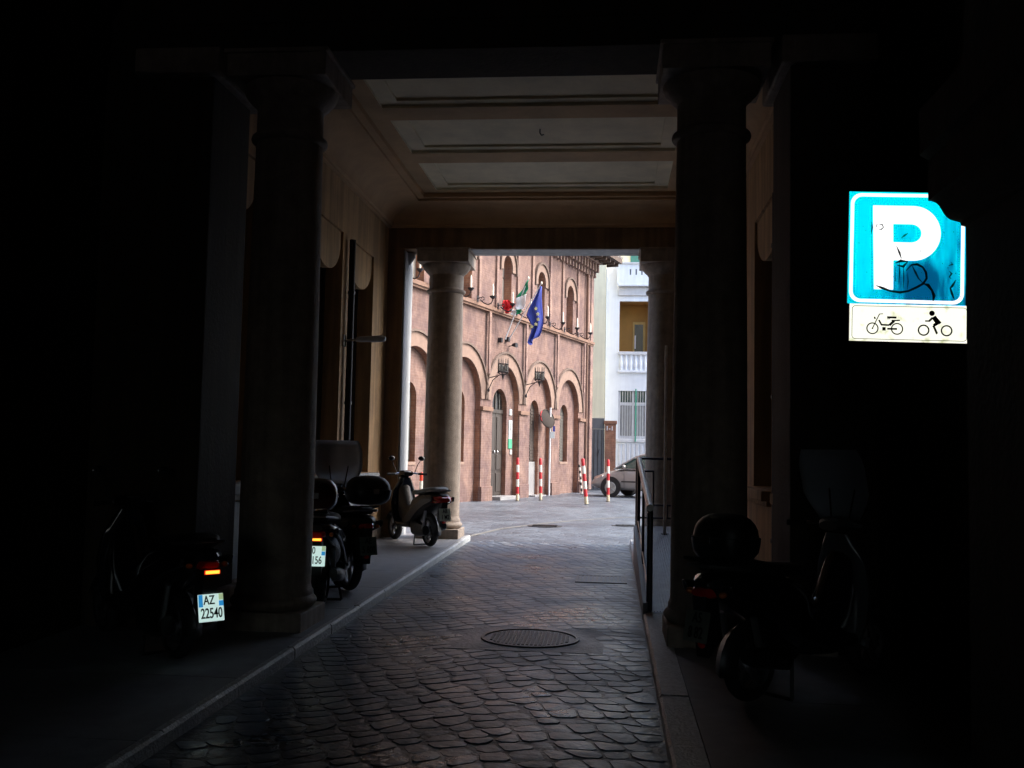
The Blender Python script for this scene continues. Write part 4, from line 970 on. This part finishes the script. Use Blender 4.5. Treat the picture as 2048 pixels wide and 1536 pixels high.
# wrought iron torch brackets
tp = None
lab = ['torch bracket with candle nearest the far corner of the brick palace', 'second candle torch bracket from the far corner of the brick palace', 'third candle torch bracket from the far corner, right of the blue flag',
       'candle torch bracket half hidden behind the blue flag', 'candle torch bracket between the blue and the tricolour flag', 'candle torch bracket with the red cloth of the flag before it',
       'candle torch bracket just left of the tricolour flag', 'candle torch bracket at the right edge of the far left column', 'candle torch bracket hidden behind the far left column', 'leftmost candle torch bracket, seen between pier and far left column']
for k in range(10):
    u = .9+1.45*k; loc = on_wall(u, .14, 5.96); L_ = lab[k]
    if tp is None:
        tp = thing('torch_bracket', L_, 'torch', loc, RZ, group='candle torches along the palace string course')
        pts = [(0, .0, 0), (0, .10, .02)]+[(0, .16-.05*math.cos(R(a)), .02-.05*math.sin(R(a))*-1-.03) for a in range(0, 300, 40)]
        MB().tube(pts, .013, 6).build('scroll', 'wrought', tp, smooth=True)
        MB().tube([(0, .08, -.04), (0, .20, -.14), (0, .33, -.19), (0, .43, -.15), (0, .47, -.05), (0, .47, .05)], .018, 6).build('arm', 'wrought', tp, smooth=True)
        MB().lathe([(.02, -.04), (.085, .02), (.09, .05), (.03, .055)], (0, .47, 0), 12).build('drip_cup', 'wrought', tp, smooth=True)
        MB().lathe([(.028, .056), (.026, .30), (.018, .36), (.004, .40)], (0, .47, 0), 10).build('candle', 'candle', tp, smooth=True)
        box(-.05, .05, -.01, .01, -.10, .08).build('wall_plate', 'wrought', tp)
    else: dup(tp, loc, RZ, L_)
# crown lanterns
def lantern(u, label):
    t = thing('wall_lantern', label, 'lantern', on_wall(u, .12, 3.75), RZ, group='iron crown lanterns beside the palace door')
    MB().tube([(0, 0, .02), (0, .42, .12)], .014, 6).tube([(0, 0, -.30), (0, .12, -.05), (0, .30, .09)], .012, 6).build('arm', 'wrought', t, smooth=True)
    MB().ell((0, .0, -.33), .03, .03, .06).build('drop', 'wrought', t, smooth=True)
    MB().lathe([(.005, -.05), (.035, .06), (.05, .12), (.02, .14)], (0, .44, 0), 10).build('boss', 'wrought', t, smooth=True)
    for k in range(7):
        a = 2*math.pi*k/7; x, y = .15*math.cos(a), .44+.15*math.sin(a)
        c = bpy.data.objects.new('lantern_tube', None); COL.objects.link(c); c.parent = t
        MB().tube([(x*.3, .44+(y-.44)*.3, .10), (x, y, .16), (x, y, .52)], [.012, .014, .010], 6).tube([(x, y, .52), (x, y, .60)], [.012, .002], 6).build('spike', 'wrought', c, smooth=True)
        MB().lathe([(.03, .20), (.034, .36), (.02, .40)], (x*.8, .44+(y-.44)*.8, 0), 8).build('glass', 'shutter', c, smooth=True)
    for z in (.19, .42): MB().tube([(.15*math.cos(2*math.pi*k/16), .44+.15*math.sin(2*math.pi*k/16), z) for k in range(16)], .012, 5, closed=True).build('hoop', 'wrought', t, smooth=True)
lantern(8.65, 'iron crown lantern left of the palace door'); lantern(5.75, 'iron crown lantern right of the palace door')
# flags: cloth lies in the vertical plane square to the wall (local y, z)
def flag(u, poleb, polet, label, panels, stars, cat='flag', top=None):
    t = thing('wall_flag', label, cat, on_wall(u, 0, 0), RZ, group='flags above the palace door')
    MB().tube([(0, *poleb), (0, *polet)], [.022, .014], 8).build('pole', 'whitegrey', t, smooth=True)
    MB().ell((0, *polet), .03, .03, .05).build('finial', 'candle', t, smooth=True)
    MB().box(-.06, .06, .0, .12, poleb[1]-.09, poleb[1]+.05).build('socket', 'wrought', t, bevel=.01)
    for nm, m_, Lp, Rp, amp, fr, ph in panels:
        b = MB(); vs = []; fs = []; nv, nu = 18, 12
        def samp(P, q):
            q *= len(P)-1; i = min(int(q), len(P)-2); f = q-i; return P[i][0]*(1-f)+P[i+1][0]*f, P[i][1]*(1-f)+P[i+1][1]*f
        for j in range(nv+1):
            a, c = samp(Lp, j/nv), samp(Rp, j/nv)
            for i in range(nu+1):
                q = i/nu; y = a[0]*(1-q)+c[0]*q; z = a[1]*(1-q)+c[1]*q
                vs.append((amp*math.sin(fr*q*6.28+ph+j*.12)*(.3+.7*j/nv)+.03*math.sin(j*.5), y, z))
        for j in range(nv):
            for i in range(nu): k = j*(nu+1)+i; fs.append((k, k+1, k+nu+2, k+nu+1))
        o = b.add(vs, fs).build(nm, m_, t, smooth=True, fix=False); sm = o.modifiers.new('solid', 'SOLIDIFY'); sm.thickness = .004; sm.offset = 0
    for (y, z) in stars:
        pts = []
        for k in range(10):
            r = .062 if k % 2 == 0 else .036; a = R(90+36*k); pts.append((.115+.02*math.sin(z*9), y+r*math.cos(a), z+r*math.sin(a)))
        MB().extr(pts, (.004, 0, 0)).build('star', 'star', t)
    return t
flag(7.2, (.12, 5.08), (1.14, 6.75), 'blue flag with yellow stars hanging from the nearer pole over the palace door',
     [('flag_cloth', 'flagblue', [(1.13, 6.66), (.67, 5.80), (.87, 5.46), (.84, 5.25), (.75, 4.94), (.83, 4.86)], [(1.14, 6.64), (1.15, 6.23), (1.19, 5.62), (1.17, 5.4), (1.12, 5.15), (.92, 5.14)], .12, 1.6, .5)],
     [(1.02, 5.96), (1.09, 5.79), (1.1, 5.63), (1.02, 5.49), (.89, 5.42)])
flag(7.75, (.22, 5.0), (.93, 6.82), 'windblown green, white and red tricolour flag on the palace front',
     [('green_stripe', 'flaggreen', [(.92, 6.76), (.76, 6.5), (.56, 6.24)], [(.935, 6.74), (.93, 6.5), (.88, 6.34)], .03, 1, .4),
      ('white_stripe', 'flagwhite', [(.88, 6.34), (.86, 6.1), (.82, 5.9), (.70, 5.86)], [(.56, 6.24), (.50, 6.12), (.47, 5.98), (.52, 5.88)], .05, 1.2, 1.),
      ('green_fold', 'flaggreen', [(.56, 5.88), (.58, 5.74)], [(.74, 5.90), (.72, 5.76)], .02, 1, .4),
      ('red_stripe', 'flagred', [(.12, 6.18), (.10, 6.02), (.13, 5.93), (.22, 5.84), (.25, 5.77)], [(.30, 6.19), (.50, 6.04), (.48, 5.97), (.36, 5.93), (.33, 5.79)], .07, 2.2, 0),
      ('white_fold', 'flagwhite', [(.38, 5.90), (.40, 5.72)], [(.55, 5.86), (.56, 5.68)], .03, 1, .2)], [])
t = thing('floodlight', 'small dark floodlight on the palace wall under the flag poles', 'lamp', on_wall(6.95, .0, 4.88), RZ)
MB().tube([(0, 0, 0), (0, .18, .02)], .015, 6).build('arm', 'wrought', t); MB().loft([(.12, 0, .03, .06, .03), (.22, 0, .03, .10, .07), (.26, 0, .03, .10, .07)], 12, 4, axis='y').build('housing', 'wrought', t, smooth=True)
# notices by the door
def notice(u, z0, z1, w_, m_, label, extra=None):
    t = thing('wall_notice', label, 'notice', on_wall(u, -.16, (z0+z1)/2), RZ)
    h = (z1-z0)/2; MB().box(-w_/2, w_/2, .002, .03, -h, h).build('board', m_, t, bevel=.004)
    if extra == 'bar': MB().box(-.03, .03, .031, .036, -.04, h*.72).build('dark_symbol', 'ink', t); MB().box(-w_*.3, w_*.3, .031, .035, -h*.35, -h*.30).build('text_line', 'ink_grey', t); MB().box(-w_*.3, w_*.3, .031, .035, -h*.55, -h*.50).build('text_line', 'ink_grey', t)
    if extra == 'sq': MB().box(-w_*.3, w_*.3, .031, .035, -h*.5, h*.5).build('text_block', 'sign_g', t)
    if extra == 'dot': MB().box(-.02, .02, .031, .035, -h*.4, h*.4).build('digit', 'ink_grey', t)
notice(6.37, 2.78, 2.96, .17, 'sign_w', 'small white number plate right of the palace door', 'dot')
notice(6.37, 2.04, 2.62, .24, 'sign_w', 'tall white notice with a dark symbol right of the palace door', 'bar')
notice(6.37, 1.74, 2.03, .27, 'sign_g', 'green notice below the tall white one by the door', None)
notice(6.30, 1.56, 1.70, .12, 'sign_w', 'small sticker lowest of the notices by the palace door', None)

# ------------------------------------------------------------------ traffic mirror, bollards
t = thing('traffic_mirror', 'round convex traffic mirror on a grey pole in front of the palace', 'traffic mirror', (-2.06, 33.6, .2))
MB().tube([(0, 0, 0), (0, 0, 2.95)], .035, 10).build('pole', 'whitegrey', t, smooth=True)
mr = bpy.data.objects.new('mirror_head', None); COL.objects.link(mr); mr.parent = t; mr.location = (-.10, -.10, 2.57); mr.rotation_euler = (R(-20), R(-6), R(52))
MB().lathe([(.30, .02), (.33, .0), (.33, -.03), (.30, -.045)], seg=32, axis='y', cap=False).build('rim', 'mirror', mr, smooth=True)
MB().tube([(.325*math.cos(R(a)), -.035, .325*math.sin(R(a))) for a in range(120, 200, 10)], .014, 6).build('red_rim_remnant', 'redwhite_r', mr, smooth=True)
MB().lathe([(.30, -.03), (.22, -.055), (.1, -.07), (.001, -.075)], seg=32, axis='y', cap=False).build('mirror_face', 'mirror', mr, smooth=True)
MB().lathe([(.31, .0), (.2, .06), (.02, .08)], seg=24, axis='y').build('back_shell', 'mirror', mr, smooth=True)
MB().box(.02, .16, -.04, -.03, 1.92, 2.14).build('small_white_plate', 'sign_w', t); MB().box(.10, .17, -.045, -.035, 2.15, 2.33).build('small_blue_plate', 'flagblue', t)
def bollard(x, y, h, label, cols, n=7, lean=(0, 0), r=.045, group='red and white striped bollards in the square'):
    t = thing('striped_bollard', label, 'bollard', (x, y, .2), 0, group=group)
    t.rotation_euler = (R(lean[1]), R(lean[0]), 0)
    bh = h/n
    for k in range(n):
        c = cols[(n-1-k) % 2] if k else cols[2]
        pr = [(r, k*bh), (r, (k+1)*bh)] if k < n-1 else [(r, k*bh), (r, (k+.8)*bh), (r*.6, (k+1)*bh)]
        MB().lathe(pr, seg=14).build('band', c, t, smooth=True)
    MB().lathe([(.07, 0), (.07, .012), (.05, .02)], seg=14).build('foot', 'iron', t, smooth=True)
RW = ('redwhite_r', 'redwhite_w', 'yellowish')
bollard(-2.72, 29.3, 1.27, 'red and white bollard in front of the palace door', RW, 6, (-.6, 0))
bollard(-2.10, 30.2, 1.27, 'red and white bollard left of the traffic mirror pole', RW, 6, (-1.2, 0))
bollard(-.68, 28.4, 1.30, 'leaning red and white bollard before the palace corner', RW, 6, (-5.5, 0), r=.052)
bollard(-.08, 30.3, 1.27, 'red and white bollard in front of the taupe car', RW, 6, (-.6, 0))
bollard(-4.20, 22.0, .93, 'bright red and white bollard between pier and far left column', ('redwhite_o', 'redwhite_w', 'redwhite_o'), 5, (.8, 0))
bollard(-1.02, 35.4, 1.05, 'leaning black and white bollard at the palace corner', ('ink', 'redwhite_w', 'redwhite_w'), 10, (-5.5, 0), r=.035, group='black and white bollard')

# ------------------------------------------------------------------ gate, pillar, houses beyond
gt = thing('metal_gate', 'grey metal gate between palace and brick pillar', 'gate', (0, 40, .2))
box(-1.05, -.285, .0, .05, 0, 2.42).build('gate_leaf', 'gate', gt, bevel=.01)
box(-1.05, -.285, -.02, .07, 2.43, 2.86).build('lintel', 'gate', gt, bevel=.01)
for k in range(5): box(-1.0+k*.15, -.98+k*.15, -.012, -.001, .05, 2.38).build('panel_seam', 'iron', gt)
MB().tube([(-.55, -.05, 1.35), (-.48, -.06, 1.62)], .014, 6).build('handle', 'wrought', gt)
pp = thing('brick_pillar', 'red brick gate pillar with white house number', 'pillar', (-.05, 39.95, .2))
box(-.22, .22, -.02, .4, 0, 2.62).build('shaft', 'brick_in', pp, bevel=.005); box(-.26, .26, -.06, .44, 2.63, 2.76).build('cap', 'brick_in', pp, bevel=.01)
rx = Matrix.Rotation(R(90), 4, 'X')
text('1-1', .24, 'p_frame', pp, Matrix.Translation((-.03, -.03, 2.45)) @ rx, name='house_number').data.materials[0] = M['white']
ch = thing('cream_house', 'plain cream house wall rising behind the metal gate', 'building', (0, 43.2, .2))
box(-6, -.33, 0, 4, -.2, 15).build('wall', 'cream', ch)
def wallY(b, x0, x1, z0, z1, y, holes, depth):
    xs = sorted({x0, x1, *[h[0] for h in holes], *[h[1] for h in holes]}); zs = sorted({z0, z1, *[h[2] for h in holes], *[h[3] for h in holes]})
    for xa, xb in zip(xs[:-1], xs[1:]):
        for za, zb in zip(zs[:-1], zs[1:]):
            cx, cz = (xa+xb)/2, (za+zb)/2
            if any(h[0] < cx < h[1] and h[2] < cz < h[3] for h in holes): continue
            b.add([(xa, y, za), (xb, y, za), (xb, y, zb), (xa, y, zb)], [(0, 1, 2, 3)])
    for xa, xb, za, zb in holes:
        for q in ([(xa, y, za), (xa, y+depth, za), (xa, y+depth, zb), (xa, y, zb)], [(xb, y, za), (xb, y, zb), (xb, y+depth, zb), (xb, y+depth, za)],
                  [(xa, y, za), (xb, y, za), (xb, y+depth, za), (xa, y+depth, za)], [(xa, y, zb), (xa, y+depth, zb), (xb, y+depth, zb), (xb, y, zb)]): b.add(q, [(0, 1, 2, 3)])
wh = thing('white_apartment_house', 'bright white apartment house with balconies and barred window', 'building', (0, 44, 0))
b = MB(); wallY(b, -.30, 9, 0, 10.0, 0, [(.27, 1.75, 2.33, 4.42), (.28, 1.75, 6.05, 8.38), (3.2, 4.7, 2.33, 4.42), (3.2, 4.7, 6.05, 8.38)], .18); b.build('wall', 'white', wh, fix=False)
MB().box(-.30, 9, 2.0, 3.0, 0, 14.8).build('back_wall', 'white', wh)
MB().add([(-.30, 0, 0), (-.30, 2, 0), (-.30, 2, 10), (-.30, 0, 10)], [(0, 1, 2, 3)]).build('side_wall', 'white', wh, fix=False)
for X in (.27, 3.2):
    lg = bpy.data.objects.new('loggia', None); COL.objects.link(lg); lg.parent = wh
    MB().add([(X, .18, 6.05), (X+1.5, .18, 6.05), (X+1.5, 1.3, 6.05), (X, 1.3, 6.05), (X, .18, 8.38), (X+1.5, .18, 8.38), (X+1.5, 1.3, 8.38), (X, 1.3, 8.38)], [(0, 1, 2, 3), (4, 7, 6, 5), (0, 3, 7, 4), (1, 5, 6, 2), (2, 6, 7, 3)]).build('loggia_walls', 'ochre', lg, fix=False)
    box(X+.62, X+1.18, 1.24, 1.298, 6.06, 7.62).build('door_frame', 'ochre_lt', lg); box(X+.70, X+1.08, 1.20, 1.239, 6.08, 7.50).build('doorway', 'glassdark', lg); box(X+.70, X+.76, 1.18, 1.199, 6.4, 7.0).build('curtain', 'flagwhite', lg)
    MB().box(X-.02, X+1.52, -.10, .14, 6.0, 6.14).build('balcony_rail', 'whitegrey', lg, bevel=.015); MB().box(X-.02, X+1.52, -.10, .14, 5.22, 5.32).build('balcony_base', 'white', lg, bevel=.01)
    for k in range(7):
        MB().lathe([(.05, 5.325), (.05, 5.38), (.075, 5.50), (.078, 5.6), (.045, 5.8), (.045, 5.92), (.06, 5.995)], (X+.10+k*.21, -.02, 0), 12).build('baluster', 'white', lg, smooth=True)
    wn = bpy.data.objects.new('barred_window', None); COL.objects.link(wn); wn.parent = wh
    box(X, X+1.48, .16, .2, 2.33, 4.42).build('pane', 'carglass', wn)
    MB().box(X+.001, X+.10, .10, .159, 2.34, 4.41).box(X+.59, X+.70, .10, .159, 2.34, 4.41).box(X+1.18, X+1.3, .10, .159, 2.34, 4.41).box(X+.101, X+1.17, .098, .158, 3.78, 3.92).box(X+.101, X+1.17, .098, .158, 2.34, 2.46).build('frame', 'whitegrey', wn)
    MB().box(X+.12, X+.58, .12, .155, 2.47, 3.77).box(X+.71, X+1.16, .12, .155, 2.47, 3.77).build('curtain', 'marble', wn)
    for k in range(13): MB().tube([(X+.08+k*.11, .03, 2.34), (X+.08+k*.11, .03, 4.41)], .012, 6).build('bar', 'whitegrey', wn, smooth=True)
    MB().box(X-.06, X+1.54, -.08, .1, 2.17, 2.32).build('sill', 'whitegrey', wn, bevel=.02)
    for k in range(8): box(X+.02+k*.19, X+.14+k*.19, -.03, -.001, 1.2, 2.10).build('apron_slat', 'whitegrey', wn, bevel=.01)
MB().tube([(1.03, -.12, 2.2), (1.03, -.12, 4.5)], .03, 8).build('green_drain_pipe', 'greenpipe', wh, smooth=True)
for k in range(16):
    pass
MB().box(.20, 9, -.10, -.002, 8.62, 8.95).build('balcony_band', 'whitegrey', wh, bevel=.02)
MB().box(.20, 9, -.32, -.002, 9.02, 9.10).build('balcony_floor', 'white', wh)
b = MB(); wallY(b, .15, 9, 9.101, 9.98, -.30, [(.70+.25*k, .76+.25*k, 9.50, 9.76) for k in range(12)], .06); b.build('parapet', 'white', wh, fix=False)
MB().box(.15, 9, -.24, -.20, 9.4, 9.8).build('parapet_back', 'gate', wh); MB().box(.10, 9, -.36, -.18, 9.985, 10.05).build('parapet_rail', 'whitegrey', wh)
box(-.30, 9, 1.2, 1.9, 10.0, 14.5).build('upper_wall', 'cream', wh)
for x in (.10, .75, 2.4): box(x, x+(.16 if x < .5 else .48), 1.14, 1.198, 10.0, 12.2).build('shutter', 'green', wh)
box(-.30, 9, .001, 1.2, 9.9, 9.99).build('terrace', 'whitegrey', wh)

# ------------------------------------------------------------------ car
def car():
    hd = Vector((-.93, .36)).normalized(); rz = math.atan2(hd.y, hd.x)
    t = thing('parked_car', 'taupe hatchback partly hidden by the ramp railing, nose to the left', 'car', (.30-hd.x*3.28-.0, 34.6-hd.y*3.28, .2), rz)
    # local +x forward, rear bumper at 0, length 4.1; front axle x=3.28, rear axle .72
    def ring(x, zb, wb_, zm, wm, zt, wt):
        h = [(wb_*.9, zb), (wb_, zb+.10), (wm, zm*.6+zb*.4), (wm, zm), (wt, zt-.02), (wt*.6, zt), (0, zt+.005)]
        return [(x, y, z) for y, z in h]+[(x, -y, z) for y, z in h[::-1][1:]]
    st = [(.0, .35, .62, .6, .66, .72, .60), (.08, .25, .72, .7, .78, .95, .70), (.5, .22, .80, .75, .85, 1.0, .78), (1.5, .20, .82, .75, .87, .97, .80), (2.6, .20, .82, .75, .87, .96, .80), (3.1, .22, .82, .72, .87, .93, .76), (3.6, .23, .80, .62, .85, .83, .70), (3.92, .25, .72, .52, .78, .70, .62), (4.08, .30, .58, .46, .64, .56, .5), (4.12, .34, .5, .42, .55, .48, .42)]
    rs = [ring(*s) for s in st]; n = len(rs[0]); vs = [v for r in rs for v in r]; fs = []
    for i in range(len(rs)-1):
        for k in range(n): fs.append((i*n+k, i*n+(k+1) % n, (i+1)*n+(k+1) % n, (i+1)*n+k))
    fs += [tuple(range(n)), tuple((len(rs)-1)*n+k for k in range(n))[::-1]]
    o = MB().add(vs, fs).build('body', 'car', t, smooth=True); o.modifiers.new('sub', 'SUBSURF').render_levels = 2; o.modifiers['sub'].levels = 1
    # cabin
    cb = [(.10, 1.0, .74, .98, .72), (.35, 1.25, .70, .98, .76), (.9, 1.44, .62, .98, .79), (1.7, 1.49, .62, .95, .80), (2.2, 1.46, .61, .95, .80), (2.55, 1.34, .63, .94, .79), (2.9, 1.14, .68, .93, .77), (3.15, .97, .72, .92, .75)]
    vs = []; fs = []
    for x, zt, wt, zb, wb_ in cb:
        vs += [(x, wb_, zb), (x, wt+.03, zt-.06), (x, wt-.06, zt), (x, 0, zt+.02), (x, -wt+.06, zt), (x, -wt-.03, zt-.06), (x, -wb_, zb)]
    for i in range(len(cb)-1):
        for k in range(6): fs.append((i*7+k, i*7+k+1, i*7+k+8, i*7+k+7))
    MB().add(vs, fs).build('glasshouse', 'carglass', t, smooth=True, fix=True)
    vs = []; fs = []
    for x, zt, wt, zb, wb_ in cb[1:6]: vs += [(x, wt+.035, zt-.05), (x, wt-.05, zt+.012), (x, 0, zt+.034), (x, -wt+.05, zt+.012), (x, -wt-.035, zt-.05)]
    for i in range(4):
        for k in range(4): fs.append((i*5+k, i*5+k+1, i*5+k+6, i*5+k+5))
    o = MB().add(vs, fs).build('roof', 'car', t, smooth=True); sm = o.modifiers.new('s', 'SOLIDIFY'); sm.thickness = .02
    for s in (-1, 1):
        def pil(nm, a, c, w_): MB().tube([(a[0], s*a[1], a[2]), (c[0], s*c[1], c[2])], w_, 6).build(nm, 'car', t, smooth=True)
        pil('front_pillar', (3.2, .765, .93), (2.5, .67, 1.33), .03); pil('centre_pillar', (1.75, .815, .95), (1.75, .66, 1.45), .03); pil('rear_pillar', (.55, .80, .98), (.8, .66, 1.40), .06)
        MB().tube([(.3, s*.82, .985), (1.7, s*.83, .955), (3.05, s*.80, .94)], .014, 6).build('belt_moulding', 'chrome', t)
        MB().ell((2.78, s*.95, 1.02), .06, .09, .065).build('door_mirror', 'car', t, smooth=True)
        MB().tube([(1.74, s*.878, .30), (1.74, s*.884, .72), (1.74, s*.845, .94)], .006, 4).tube([(2.80, s*.872, .30), (2.80, s*.884, .70), (2.82, s*.84, .92)], .006, 4).build('door_seam', 'ink', t)
        MB().box(1.0, 2.9, *sorted((s*.872, s*.892)), .50, .55).build('side_moulding', 'graphite', t, bevel=.006)
        MB().loft([(3.62, s*.70, .68, .10, .06), (3.85, s*.62, .64, .10, .06), (3.98, s*.55, .62, .06, .04)], 10).build('headlamp', 'chrome', t, smooth=True)
        for x in (.72, 3.28):
            MB().lathe([(.355, 0), (.355, s*.02)], (x, s*.868, .33), 28, 'y').build('wheel_arch', 'ink', t)
            w_ = bpy.data.objects.new('wheel', None); COL.objects.link(w_); w_.parent = t; w_.location = (x, s*.80, .31)
            MB().lathe([(.2, -.09), (.29, -.09), (.31, -.06), (.31, .06), (.29, .09), (.2, .09)], seg=28, axis='y').build('tyre', 'rubber', w_, smooth=True)
            MB().lathe([(.20, s*.092), (.19, s*.10), (.05, s*.095)], seg=20, axis='y').build('rim', 'carrim', w_, smooth=True)
            for k in range(5):
                a = 2*math.pi*k/5; MB().tube([(.04*math.cos(a), s*.102, .04*math.sin(a)), (.18*math.cos(a), s*.102, .18*math.sin(a))], .02, 6).build('spoke', 'carrim', w_)
car()
